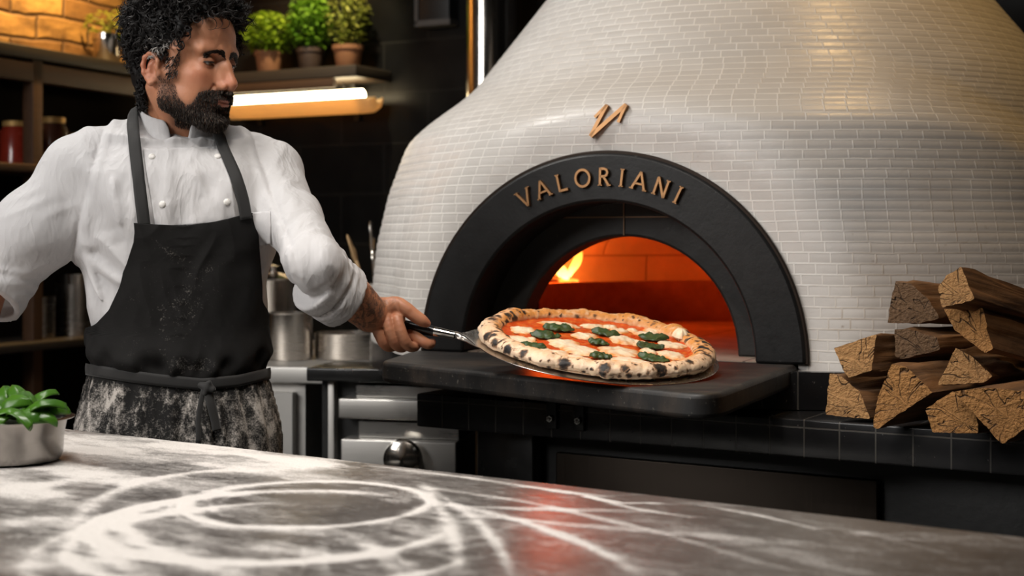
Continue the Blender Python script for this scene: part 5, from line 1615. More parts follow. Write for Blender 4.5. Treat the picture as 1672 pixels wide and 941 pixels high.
# ---------------------------------------------------------------- torso, used for the body, the jacket and the apron
_tz = np.array([.30, .62, .80, .90, .97, 1.02, 1.08, 1.15, 1.23, 1.31, 1.37, 1.42])
_ta = np.array([.160, .162, .164, .160, .150, .144, .147, .158, .169, .170, .156, .120])
_tb = np.array([.116, .122, .126, .122, .114, .111, .114, .119, .124, .124, .112, .085])
def torso_fn(grow=0.0):
    def fn(x, y, z):
        X = (x - AX[0]) * tc + (y - AX[1]) * ts; Y = -(x - AX[0]) * ts + (y - AX[1]) * tc
        zf = np.asarray(z).ravel(); sh_ = np.asarray(z).shape
        a = np.interp(zf, _tz, _ta).reshape(sh_) + grow; b = np.interp(zf, _tz, _tb).reshape(sh_) + grow
        n = 2.35
        q = (np.abs(X / a) ** n + np.abs(Y / b) ** n) ** (1 / n)
        d = (q - 1) * np.minimum(a, b)
        return np.maximum(d, np.abs(z - .865) - .565)
    return fn



S2 = tp(.172, .0, 1.370); S1 = tp(-.180, .004, 1.370)
NB = tp(.0, -.01, 1.46)
def build_torso(field, grow):
    field.put(torso_fn(grow), (AX[0] - .25, AX[1] - .2, .3), (AX[0] + .25, AX[1] + .2, 1.44))
    for S in (S1, S2):
        field.cap(tp(0, -.016, 1.452), S + np.array([0, 0, .012]), .052 + grow, .047 + grow, .04)
    field.ell(tp(-.075, .075, 1.31), (.085, .045, .075), .05); field.ell(tp(.075, .075, 1.31), (.085, .045, .075), .05)
    return field

bt = build_torso(Field((AX[0] - .3, AX[1] - .25, .70), (AX[0] + .3, AX[1] + .25, 1.52), .008), -.036)
BV, BF = bt.mesh(relax=1)
# legs and feet hidden behind the worktop
lg = Field((AX[0] - .3, AX[1] - .32, 0.0), (AX[0] + .3, AX[1] + .2, .95), .011)
for s in (-1, 1):
    lg.chain([tp(s * .085, 0, .86), tp(s * .10, .01, .48), tp(s * .105, -.01, .10)], [.088, .062, .045], .03)
lg.put(torso_fn(-.012), (AX[0] - .25, AX[1] - .2, .76), (AX[0] + .25, AX[1] + .2, .95), .04) if False else None
lg.ell(tp(0, 0, .86), (.165, .115, .10), .05)
LV, LF = lg.mesh(relax=1)

# one body mesh
Vs = [hw_(HV), AV, RV, BV]; Fs = [HF, AF, RF, BF]; off = np.cumsum([0] + [len(v) for v in Vs])
V = np.concatenate(Vs); Fq = np.concatenate([f + o for f, o in zip(Fs, off)])
def m_skin():
    t = NT('warm_skin'); c = t.coord('Object'); st = t.attr('stubble'); rd = t.attr('red'); lp = t.attr('lip'); tt = t.attr('tattoo')
    n = t.noise(c, 70, 5, .6); n2 = t.noise(c, 420, 3, .6); n3 = t.noise(c, 22, 3)
    col = t.mix(n, (.46, .190, .098, 1), (.58, .270, .150, 1))
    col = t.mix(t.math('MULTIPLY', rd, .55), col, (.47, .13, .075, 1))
    col = t.mix(t.math('MULTIPLY', n3, .25), col, (.33, .13, .07, 1))
    col = t.mix(t.math('MULTIPLY', st, t.math('MULTIPLY_ADD', n2, .6, .40), clamp=True), col, (.055, .032, .024, 1))
    col = t.mix(t.math('MULTIPLY', lp, .75), col, (.36, .10, .075, 1))
    # tattoo: swirling dark bands with fine hatching
    w1 = t.n('TexWave', {'Vector': t.map(c, scale=(1, 1, 1)), 'Scale': 22.0, 'Distortion': 9.0, 'Detail': 3.0, 'Detail Scale': 2.2}, wave_type='BANDS').outputs[1]
    w2 = t.noise(c, 26, 4, .55, 2.2)
    ink = t.math('ADD', t.ramp(w1, [(.42, 0), (.55, .55)]), t.ramp(w2, [(.46, 0), (.52, .55), (.58, .1)]), clamp=True)
    col = t.mix(t.math('MULTIPLY', t.math('MULTIPLY', ink, tt), .85), col, (.060, .045, .042, 1))
    return t.pbr(col, t.math('ADD', t.math('MULTIPLY', st, .25), t.math('MULTIPLY_ADD', n, .2, .40)), 0, t.bump(t.math('ADD', n2, t.math('MULTIPLY', n, .6)), .16, .002), Subsurface_Weight=.15, Subsurface_Radius=(.012, .004, .002), Subsurface_Scale=.6)
M['skin'] = m_skin()
body = child(fast_mesh('body', V, Fq, M['skin']))
f_, s_, u_ = HV[:, 0], np.abs(HV[:, 1]), HV[:, 2]
def g3(c, r): return np.exp(-(((f_ - c[0]) / r[0]) ** 2 + ((s_ - c[1]) / r[1]) ** 2 + ((u_ - c[2]) / r[2]) ** 2))
cheek_line = np.interp(f_, [.006, .034, .046, .058, .068, .080, .088, .11], [-.014, -.030, -.054, -.066, -.060, -.040, -.034, -.033])
beardm = sstep(.010, -.008, u_ - cheek_line) * sstep(.000, .020, f_) * sstep(-.112, -.100, u_)
lipm = np.clip(g3((.098, .0, -.0537), (.014, .021, .0095)) * 1.6 - .3, 0, 1)
zeros = np.zeros(len(V))
st = zeros.copy(); st[:nH] = np.clip(beardm - lipm, 0, 1)
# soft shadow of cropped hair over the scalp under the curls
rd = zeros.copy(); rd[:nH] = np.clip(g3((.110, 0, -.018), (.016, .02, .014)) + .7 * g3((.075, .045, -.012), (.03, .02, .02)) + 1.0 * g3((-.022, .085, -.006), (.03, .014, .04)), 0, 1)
lp = zeros.copy(); lp[:nH] = lipm
tt = zeros.copy(); at = (AV - ELB) @ (WR - ELB) / ((WR - ELB) @ (WR - ELB)); tt[off[1]:off[1] + len(AV)] = sstep(1.10, .92, at)
rd2 = np.zeros(len(AV))
for P, rad in fl_fields + [(TP, None)]:
    for i in (4, 9, 16): rd2 = np.maximum(rd2, np.exp(-(np.linalg.norm(AV - P[i], axis=1) / .012) ** 2))
rd[off[1]:off[1] + len(AV)] = rd2 * .7
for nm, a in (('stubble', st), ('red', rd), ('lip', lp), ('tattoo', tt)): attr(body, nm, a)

# eyes
t_ = NT('eye'); c_ = t_.coord('Object'); k_ = t_.attr('tone')
M['eye'] = t_.pbr(t_.ramp(k_, [(0, (.01, .008, .006)), (.30, (.012, .008, .006)), (.34, (.09, .04, .015)), (.62, (.06, .028, .012)), (.68, (.55, .50, .46)), (1, (.55, .48, .44))]), .12)
for s in (1, -1):
    bm = bmesh.new(); bmesh.ops.create_uvsphere(bm, u_segments=32, v_segments=24, radius=.0122)
    o = bm_obj('eye', bm, M['eye'], smooth=True); vv = np.array([v.co for v in o.data.vertices])
    gz = np.array([.93, -.06, -.36]); gz /= np.linalg.norm(gz)
    attr(o, 'tone', np.clip(np.arccos(np.clip((vv / .0122) @ gz, -1, 1)) / .70, 0, 1))
    W = hw_(vv + np.array([.0750, s * .0305, .0165]))
    for v, w in zip(o.data.vertices, W): v.co = w
    child(o)
    la = [(EC[0] + .0142 * math.cos(e) * math.cos(a), s * (EC[1] + .0146 * math.cos(e) * math.sin(a)), EC[2] + .0142 * math.sin(e)) for a, e in ((math.radians(q), math.radians(w)) for q, w in ((-54, -14), (-34, -9), (-10, -6.5), (14, -6.5), (38, -7.5), (58, -9.5), (72, -13)))]
    V2, F2 = tube_data(hw_(np.array(la)), [.0004, .0010, .0013, .0014, .0014, .0011, .0004], 6); child(mesh_from('eyelash', V2, F2, M['black']))

# ---------------------------------------------------------------- hair
def m_hair(name, a, b):
    t = NT(name); k = t.attr('tone')
    return t.pbr(t.ramp(k, [(0, a), (.6, tuple(x * 1.8 for x in a)), (1, b)]), .5, 0, None, Specular_IOR_Level=.35)
M['hair'] = m_hair('dark_curly_hair', (.006, .0045, .004), (.46, .43, .40))
M['beard'] = m_hair('dark_beard_hair', (.014, .009, .0065), (.22, .17, .13))
rgh = np.random.default_rng(5)
HN = hd.grad(HV)
def hairline(f):
    return np.interp(f, [-.12, -.056, -.044, -.034, -.022, .020, .026, .043, .049, .060, .074, .088, .12], [-.080, -.076, -.062, -.024, .018, .026, -.018, -.014, .048, .080, .096, .100, .100])
scalp = np.where((HV[:, 2] > hairline(HV[:, 0])) & (np.abs(HV[:, 1]) < .0785) & ~((np.abs(HV[:, 1]) > .055) & (((HV[:, 0] - EF + .006) / .026) ** 2 + ((HV[:, 2] - EU - .006) / .034) ** 2 < 1)))[0]
# short cap of hair below the curls
cap_ = Field((-.15, -.11, -.09), (.12, .11, .17), .003)
cap_.ell((-.016, 0, .062), (.106, .0825, .088)); cap_.ell((.034, 0, .080), (.060, .066, .050), .02)
cap_.ell((-.052, 0, -.01), (.050, .062, .055), .02)
for s in (1, -1): cap_.ell((EF - .006, s * .088, EU + .006), (.028, .022, .034), .004, True)
xx, yy, zz_ = (a[:, None, None] if i == 0 else (a[None, :, None] if i == 1 else a[None, None, :]) for i, a in enumerate(cap_.ax))
cut = (hairline(np.broadcast_to(xx, cap_.d.shape)) + .012 + .006 * vnoise(xx * 160, yy * 160, zz_ * 160, 3)) - zz_
cap_.d = np.maximum(cap_.d + .004 * fbm(xx * 45, yy * 45, zz_ * 45, 2, 2), cut * .8).astype(np.float32)
CVh, CFh = cap_.mesh(relax=1)
SO = Soup(); SO.add(hw_(CVh), [tuple(f) for f in CFh], .05)
ncurl = 1750
pick = rgh.choice(scalp, ncurl)
for i in pick:
    p, nrm = HV[i], HN[i]
    side_near = abs(p[1]) / .078
    top = sstep(.05, .12, p[2]); front_ = sstep(.02, .09, p[0])
    sb_ = (p[0] > .022) and (p[2] < .042)
    base_len = .021 + .020 * top + .008 * front_ * top
    if p[2] < .0: base_len = .013
    if sb_: continue
    L = base_len * rgh.uniform(.75, 1.25)
    dirv = nrm + .30 * rgh.normal(size=3) + np.array([.20 * top + .1, 0, .10 * top - .55 * (1 - top)])
    if sb_: dirv = nrm * .25 + np.array([.1, 0, -1.0])
    dirv /= np.linalg.norm(dirv)
    a1 = np.cross(dirv, rgh.normal(size=3)); a1 /= np.linalg.norm(a1); a2 = np.cross(dirv, a1)
    turns = rgh.uniform(1.0, 1.9) * rgh.choice([-1, 1]); rad = rgh.uniform(.0040, .0066) * (.3 if sb_ else 1); ph = rgh.uniform(0, 2 * PI)
    n = 13; t = np.linspace(0, 1, n); grow = np.minimum(t * 1.6 + .1, 1)
    grey = math.exp(-((p[2] - .032) / .028) ** 2) * math.exp(-((p[0] - .008) / .045) ** 2) * (side_near > .6)
    tone0 = rgh.uniform(0, .3) + grey * rgh.uniform(.25, .95)
    for kk in range(4):
        ph2 = ph + (kk - 1.5) * .30; r2 = rad * (1 + .16 * (kk % 2)); L2 = L * rgh.uniform(.88, 1.08)
        pts = p + nrm * .0015 + dirv * (L2 * t)[:, None] + a1 * (r2 * grow * np.cos(2 * PI * turns * t + ph2))[:, None] + a2 * (r2 * grow * np.sin(2 * PI * turns * t + ph2))[:, None]
        pts[:, 2] -= .005 * (1 - top) * t ** 2
        w = rgh.uniform(.0007, .0012) * (.6 if sb_ else 1)
        V2, F2 = tube_data(hw_(pts), w * (1 - .7 * t ** 2), 4, caps=False)
        SO.add(V2, F2, float(np.clip(tone0 + rgh.uniform(-.08, .12), 0, 1)))
# cropped hair at the temples and before the ears
tmp_ = np.where((HV[:, 2] > hairline(HV[:, 0]) - .003) & (HV[:, 2] < hairline(HV[:, 0]) + .034) & (np.abs(HV[:, 1]) < .0785) & ~((np.abs(HV[:, 1]) > .055) & (((HV[:, 0] - EF + .004) / .024) ** 2 + ((HV[:, 2] - EU - .004) / .034) ** 2 < 1)))[0]
for i in rgh.choice(tmp_, 3800):
    p, nn = HV[i], HN[i]; L = rgh.uniform(.005, .010); d = nn * .45 + np.array([-.45, 0, -.75]) + rgh.normal(size=3) * .25; d /= np.linalg.norm(d)
    if p[0] > .050: d = nn * .5 + np.array([-.5, 0, .6]) + rgh.normal(size=3) * .3; d /= np.linalg.norm(d)
    t = np.array([0, .4, .75, 1.0]); P_ = p - nn * .001 + d * (L * t)[:, None] + nn * (.25 * L * np.sin(PI * t))[:, None]
    V2, F2 = tube_data(hw_(P_), rgh.uniform(.00035, .0006) * np.array([1, .9, .7, .25]), 4, caps=False)
    SO.add(V2, F2, float(np.clip(rgh.uniform(0, .35) + (rgh.uniform() < .35) * rgh.uniform(.2, .7), 0, 1)))
# a few loose curls over the forehead
for q in ((.084, .030, .098), (.090, .018, .100), (.080, .040, .094)):
    n = 18; t = np.linspace(0, 1, n); q = np.array(q)
    pts = q + np.stack([.012 * np.sin(t * 3.0) + .004 * t, .006 * np.cos(t * 6.5), -.024 * t + .004 * np.sin(t * 6.5)], 1)
    V2, F2 = tube_data(hw_(pts), .0009 * (1 - .7 * t), 5, caps=False); SO.add(V2, F2, .05)
child(SO.build('hair', M['hair']))

# beard and eyebrows: single short hairs
def hairs(S, pts, nrms, length, dirs, width, tone):
    for p, nn, L, d, w, k in zip(pts, nrms, length, dirs, width, tone):
        d = d / np.linalg.norm(d); b = rgh.normal(size=3) * .25
        t = np.array([0, .35, .7, 1.0]); P = p - nn * .0003 + d * (L * t)[:, None] + (nn * .45 + b * .6) * (L * t * (1 - t) * 1.2)[:, None] - np.array([0, 0, 1]) * (L * .12 * t ** 2)[:, None]
        V2, F2 = tube_data(hw_(P), w * np.array([1, .9, .7, .25]), 4, caps=False); S.add(V2, F2, k)
SB = Soup()
bw_ = st[:nH] * (hd.grad(HV) @ np.array([.3, 0, .2]) > -.8)
cand = np.where(st[:nH] > .5)[0]; pr_ = .25 + .75 * sstep(-.030, -.075, HV[cand, 2]); pr_ = np.where((HV[cand, 0] > .070), 1.0, pr_); pr_ /= pr_.sum()
for i in rgh.choice(cand, 10000, p=pr_):
    p, nn = HV[i], HN[i]
    chin = math.exp(-((p[0] - .085) / .035) ** 2) * sstep(-.066, -.085, p[2]); mous = (p[2] > -.053) and (p[0] > .078)
    jaw = sstep(-.04, -.075, p[2])
    L = (.0024 + .0026 * jaw + .0040 * chin) * rgh.uniform(.7, 1.25)
    d = nn * (.42 + .15 * chin) + np.array([.18, 0, -.85])
    if mous: d = nn * .45 + np.array([0, np.sign(p[1]) * .55, -.75]); L = .0070 * rgh.uniform(.7, 1.15)
    k = float(np.clip(rgh.uniform(0, .35) + (rgh.uniform() < .28) * rgh.uniform(.2, .8), 0, 1))
    hairs(SB, [p], [nn], [L], [d + rgh.normal(size=3) * .22], [rgh.uniform(.00028, .00050)], [k])
child(SB.build('beard', M['beard']))
for s in (1, -1):
    S = Soup()
    for i in range(520):
        t = rgh.uniform(); y = .0085 + .0425 * t; uu = .0322 + .0012 * math.sin(PI * min(1, t * .95)) - .0080 * max(0, t - .45) / .55 + rgh.uniform(-.0042, .0042) * (1.2 - .75 * t)
        P0 = np.array([[.110, s * y, uu]]); Pp = hd.project(P0, 0.0)[0]; nn = hd.grad(Pp[None])[0]
        d = np.array([-.30 * t, s * (.55 + .45 * t), .40 * (1 - t) - .10]) + nn * .12
        hairs(S, [Pp], [nn], [rgh.uniform(.006, .010)], [d + rgh.normal(size=3) * .12], [.00055], [rgh.uniform(0, .2)])
    child(S.build('eyebrow', M['beard']))

# ---------------------------------------------------------------- jacket
def m_cloth(name, a, b, rough=.85, fine=900, seam=False):
    t = NT(name); c = t.coord('Object')
    n = t.noise(c, 9, 5, .6); w = t.noise(c, fine, 2)
    return t.pbr(t.mix(n, a, b), rough, 0, t.bump(t.math('ADD', t.math('MULTIPLY', n, .35), t.math('MULTIPLY', w, .12)), .3, .004), Sheen_Weight=.15)
def m_jacket():
    t = NT('white_cotton'); c = t.coord('Object')
    n = t.noise(c, 9, 5, .6); w = t.noise(c, 900, 2)
    r1 = t.math('ABSOLUTE', t.math('SUBTRACT', t.noise(t.map(c, rot=(.2, .5, .3), scale=(16, 16, 6)), 1.0, 3, .5, .8), .5))
    r2 = t.math('ABSOLUTE', t.math('SUBTRACT', t.noise(t.map(c, rot=(.1, -.6, .2), scale=(34, 34, 12)), 1.0, 2, .5, .5), .5))
    h = t.math('ADD', t.math('MULTIPLY', r1, -1.0), t.math('ADD', t.math('MULTIPLY', r2, -.35), t.math('MULTIPLY', w, .02)))
    return t.pbr(t.mix(n, (.53, .52, .525, 1), (.60, .59, .595, 1)), .85, 0, t.bump(h, .7, .014), Sheen_Weight=.1)
M['jacket'] = m_jacket() if True else m_cloth('white_cotton', (.60, .59, .595, 1), (.68, .67, .67, 1))
jk = Field((U(-110, 400, 2.6)[0], 2.34, .78), (ELB[0] + .17, 2.86, 1.53), .0036)
build_torso(jk, .004)
CUF = U(562, 487, 2.545)
ud = U(640, 536, 2.62) - U(560, 487, 2.54); ud /= np.linalg.norm(ud)
jk.chain([S2, S2 + (ELB - S2) * .5, ELB], [.051, .0475, .0440], .04, kk=.025)
jk.chain([ELB, CUF + ud * .02], [.0440, .0515], .02)
C1 = E1 + (W1 - E1) * .10; u1 = (W1 - E1) / np.linalg.norm(W1 - E1)
jk.chain([S1, S1 + (E1 - S1) * .5, E1], [.056, .070, .064], .05, kk=.03)
jk.chain([E1, C1 + u1 * .03], [.066, .060], .03)
# folds
gx_, gy_, gz_ = jk.ax[0][:, None, None].astype(np.float32), jk.ax[1][None, :, None].astype(np.float32), jk.ax[2][None, None, :].astype(np.float32)
band = np.argwhere(np.abs(jk.d) < .03); P = jk.lo + band * jk.h
lx = (P[:, 0] - AX[0]) * tc + (P[:, 1] - AX[1]) * ts; lz = P[:, 2]
def axis_t(P, A, B):
    ab = B - A; t = (P - A) @ ab / (ab @ ab); q = A + np.clip(t, 0, 1)[:, None] * ab; return t, np.linalg.norm(P - q, axis=1)
def ridge_(x): return 1 - np.abs(x)          # sharp crest at zero crossings of the noise
fold = np.zeros(len(P))
# torso: long slanting pulls, from the armpits down and across
tors = 1 - sstep(.165, .215, np.abs(lx))
a_ = lx * .80 + lz * .55; b_ = -lx * .55 + lz * .80
n1 = vnoise(a_ * 30, b_ * 7, P[:, 1] * 6, 3); n2 = vnoise((lx * .75 - lz * .6) * 26, (lx * .6 + lz * .75) * 6, P[:, 1] * 6, 8)
n3 = vnoise(lx * 22, lz * 4, P[:, 1] * 4, 13)
fold += tors * (.0055 * (ridge_(n1) - .6) * sstep(.05, -.05, lx) + .0055 * (ridge_(n2) - .6) * sstep(-.05, .05, lx) + .0035 * (ridge_(n3) - .6))
# deep pull lines at the armpit of the lifted arm
for (A_, B_, amp, w) in ((tp(-.165, .06, 1.245), tp(-.06, .12, 1.36), .006, .010), (tp(-.165, .06, 1.235), tp(-.07, .12, 1.27), .006, .010), (tp(-.165, .05, 1.22), tp(-.09, .12, 1.16), .007, .012), (tp(-.165, .05, 1.21), tp(-.12, .11, 1.09), .006, .011), (tp(.155, .06, 1.25), tp(.06, .12, 1.30), .005, .010), (tp(.155, .06, 1.24), tp(.09, .12, 1.18), .005, .010), (tp(-.08, .13, 1.36), tp(-.02, .13, 1.25), .004, .009), (tp(.02, .13, 1.38), tp(.07, .13, 1.27), .004, .010), (tp(-.12, .12, 1.40), tp(-.10, .13, 1.22), .004, .009)):
    t, dd = axis_t(P, A_, B_); fold += amp * (np.exp(-(dd / w) ** 2) - .5 * np.exp(-(dd / (2.2 * w)) ** 2)) * sstep(-.1, .15, t) * sstep(1.1, .7, t)
# sleeves
for (A_, B_, C_, sd) in ((S2, ELB, CUF, 21), (S1, E1, C1, 31)):
    t, dd = axis_t(P, A_, B_); on = np.exp(-(np.clip(dd - .05, 0, 1) / .03) ** 2) * sstep(.05, .3, t)
    ux = (B_ - A_) / np.linalg.norm(B_ - A_); sdv = np.cross(ux, [0, 1.0, 0]); sdv /= np.linalg.norm(sdv); q = (P - A_) @ sdv; al = (P - A_) @ ux
    m1 = vnoise((al * .55 + q * .85) * 38, (al * .85 - q * .55) * 9, P[:, 1] * 10, sd)
    m2 = vnoise(al * 52 + q * 24, q * 14, P[:, 1] * 14, sd + 1)
    near = sstep(.45, 1.0, t)
    fold += on * (.0048 * (ridge_(m1) - .6) * (1 - .4 * near) + .0045 * (ridge_(m2) - .6) * near)
    t2, d2 = axis_t(P, B_, C_); on2 = np.exp(-(np.clip(d2 - .05, 0, 1) / .03) ** 2) * sstep(-.1, .2, t2) * sstep(1.0, .80, t2)
    ux2 = (C_ - B_) / np.linalg.norm(C_ - B_); q2 = (P - B_) @ np.cross(ux2, [0, 1.0, 0]); al2 = (P - B_) @ ux2
    m3 = vnoise(al2 * 62 + q2 * 20, q2 * 16, P[:, 1] * 16, sd + 2); fold += on2 * .0042 * (ridge_(m3) - .6)
fold = fold * 1.9
jk.d[tuple(band.T)] -= fold.astype(np.float32)
# the seam where each sleeve is set in
for S, sg in ((S1, -1), (S2, 1)):
    pl = sg * (lx) - .150 + .25 * (lz - 1.38) * (lz > 0); m = (lz > 1.19)
    jk.d[tuple(band[m].T)] += (.0028 * np.exp(-(pl[m] / .0035) ** 2) - .0022 * np.exp(-((pl[m] + .011) / .007) ** 2)).astype(np.float32)
torso_cloth = Field(jk.lo, jk.lo + (jk.n - 1) * jk.h, jk.h * 1.4); build_torso(torso_cloth, .006)
# open the cuffs and the neck
def flat_cut(field, c, u, r, L):
    def fn(x, y, z):
        X, Y, Z = x - c[0], y - c[1], z - c[2]; t = X * u[0] + Y * u[1] + Z * u[2]
        rr = np.sqrt(np.maximum(X * X + Y * Y + Z * Z - t * t, 0))
        return np.maximum(np.maximum(rr - r, -t), t - L)
    field.put(fn, c - r - L, c + r + L, .0, True, pad=.0)
# rolled cuff bands before cutting
def band_ring(field, c, u, r, L):
    def fn(x, y, z):
        X, Y, Z = x - c[0], y - c[1], z - c[2]; t = X * u[0] + Y * u[1] + Z * u[2]
        rr = np.sqrt(np.maximum(X * X + Y * Y + Z * Z - t * t, 0))
        qx = np.abs(rr - r * .6) - r * .4 + .004; qy = np.abs(t) - L + .004
        return np.sqrt(np.maximum(qx, 0) ** 2 + np.maximum(qy, 0) ** 2) + np.minimum(np.maximum(qx, qy), 0) - .004
    field.put(fn, c - r - L, c + r + L, .003)
for c, u, r in ((CUF, ud, .0585), (C1, u1, .068)):
    band_ring(jk, c - u * .018, u, r, .019); band_ring(jk, c - u * .058, u, r - .0005, .016)
    flat_cut(jk, c, u, .085, .09); flat_cut(jk, c - u * .026, u, r - .0115, .03)
jk.chain([tp(0, -.005, 1.43), tp(.01, .02, 1.56)], [.056, .060], .006, True)
JV, JF = jk.mesh(relax=1)
jacket = child(fast_mesh('jacket', JV, JF, M['jacket']))


def cast(field, px, py, off=0.0, d0=2.25, d1=2.9):
    """first point along the ray of a pixel where the cloth lies within off"""
    ds = np.linspace(d0, d1, 500); P = np.array([U(px, py, d) for d in ds]); v = field.sample(P)
    i = np.argmax(v < off)
    return P[i] if v[i] < off else None

def panel(name, quad, nu, nv, field, off, mat, par, thick=.0016, wob=0.0):
    """patch of cloth lying on a field, its corners given by pixels (tl, tr, br, bl)"""
    tl_, tr_, br_, bl_ = (np.array(q, float) for q in quad); V = []
    for j in range(nv):
        b = j / (nv - 1)
        for i in range(nu):
            a = i / (nu - 1); q = (tl_ * (1 - a) + tr_ * a) * (1 - b) + (bl_ * (1 - a) + br_ * a) * b
            p = cast(field, q[0], q[1], off)
            V.append(p if p is not None else (V[-1] if V else U(q[0], q[1], 2.5)))
    V = np.array(V)
    G = V.reshape(nv, nu, 3)
    for _ in range(2):
        G[1:-1, 1:-1] = (G[1:-1, 1:-1] * 2 + G[:-2, 1:-1] + G[2:, 1:-1] + G[1:-1, :-2] + G[1:-1, 2:]) / 6
    o = fast_mesh(name, G.reshape(-1, 3), grid_faces(nu, nv), mat); solidify(o, thick, 0); child(o, par); 
    return o
par_fix = []
def sub(o, par):
    o.parent = par; return o
flap = panel('front_flap', ((233, 243), (372, 240), (386, 362), (254, 372)), 44, 44, jk, .0035, M['jacket'], jacket, .0030)
panel('chest_pocket', ((411, 347), (441, 345), (442, 398), (425, 402)), 16, 20, jk, .0022, M['jacket'], jacket, .0016)
M['button'] = plain('white_button', (.72, .70, .67), .35, 0, 50, .05, .05)
for (px, py) in ((248, 256), (265, 334), (356, 255), (371, 330)):
    p = cast(jk, px, py, .0055); nn = jk.grad(p[None])[0]
    bm = bmesh.new(); bmesh.ops.create_uvsphere(bm, u_segments=20, v_segments=12, radius=.0062, matrix=Matrix.Translation(p) @ Vector(nn).to_track_quat('Z', 'Y').to_matrix().to_4x4() @ Matrix.Diagonal((1, 1, .55, 1)))
    bmesh.ops.create_cone(bm, cap_ends=True, segments=20, radius1=.0068, radius2=.0066, depth=.0016, matrix=Matrix.Translation(p - nn * .001) @ Vector(nn).to_track_quat('Z', 'Y').to_matrix().to_4x4())
    child(bm_obj('button', bm, M['button'], smooth=True), jacket)
# stand collar: two rounded fronts and a higher back
ncl = 90; V = []
neck_b = tp(.004, .012, 0); 
rows = 8
for j in range(rows):
    h = j / (rows - 1)
    for i in range(ncl):
        q = -1 + 2 * i / (ncl - 1); ph = q * (PI - .20)         # 0 at the nape, +-pi at the throat
        fr = (1 - math.cos(ph)) / 2                                # 0 back, 1 front
        zb = 1.484 - .064 * fr ** 1.1; hh = (.046 - .004 * fr) * (1 if abs(q) < .93 else math.sqrt(max(.02, 1 - ((abs(q) - .93) / .07) ** 2)))
        r_l, r_f = .074 - .006 * h * (1 - fr), .074 - .010 * h * (1 - fr) + .008 * fr - .004 * h * fr
        l = math.sin(ph) * r_l; f = -math.cos(ph) * r_f
        V.append(tp(l, f + .002, zb + hh * h))
co_ = fast_mesh('collar', np.array(V), grid_faces(ncl, rows), M['jacket']); solidify(co_, .0035, 0); child(co_, jacket)

# ---------------------------------------------------------------- apron
def m_apron():
    t = NT('black_floury_canvas'); c = t.coord('Object'); fa = t.attr('flour')
    w = t.noise(c, 700, 2); n = t.noise(c, 12, 5, .65); p = t.noise(c, 75, 6, .75, .6); p2 = t.noise(c, 320, 3, .7)
    k = t.math('ADD', fa, t.math('ADD', t.math('MULTIPLY', t.math('SUBTRACT', n, .5), .5), t.math('ADD', t.math('MULTIPLY', t.math('SUBTRACT', p, .5), 1.2), t.math('MULTIPLY', t.math('SUBTRACT', p2, .5), 1.0))))
    m = t.ramp(k, [(.46, 0), (.66, .16), (1.0, .75)])
    base = t.mix(n, (.0055, .0052, .0052, 1), (.011, .0105, .010, 1))
    return t.pbr(t.mix(m, base, (.62, .57, .52, 1)), .85, 0, t.bump(t.math('ADD', t.math('MULTIPLY', w, .2), t.math('MULTIPLY', n, .5)), .3, .003), Specular_IOR_Level=.25)
M['apron'] = m_apron()
M['strap'] = m_cloth('black_strap', (.007, .0068, .0068, 1), (.013, .0125, .012, 1), .75)
TIEY = [(120, 598), (145, 604), (200, 613), (260, 621), (330, 628), (390, 622), (432, 612), (460, 605)]
def zpix(y, d=2.53): return CAMZ + (HOR - y) / F * d
ED_L = [(345, 221), (363, 221.5), (384, 220), (418, 211), (450, 203), (470, 196), (506, 181), (540, 155), (556, 138)]
ED_R = [(345, 411), (384, 418), (444, 424), (470, 426), (510, 428), (556, 432)]
nu, nv = 150, 190
thg = np.radians(np.linspace(-150, 150, 601))
def apron_r(z):
    """cloth radius round the torso axis at height z for all angles"""
    rs = np.linspace(.04, .30, 131)
    P = np.stack([AX[0] + rs[None] * np.sin(thg)[:, None], AX[1] - rs[None] * np.cos(thg)[:, None], np.full((len(thg), len(rs)), z)], -1).reshape(-1, 3)
    v = torso_cloth.sample(P).reshape(len(thg), len(rs)); v = np.where(v < .004, 0, 1)
    return rs[np.argmax(v, 1)]
V = np.zeros((nv, nu, 3)); FLO = np.zeros((nv, nu)); zbot = .80
zs0 = np.linspace(1.30, zbot, nv)
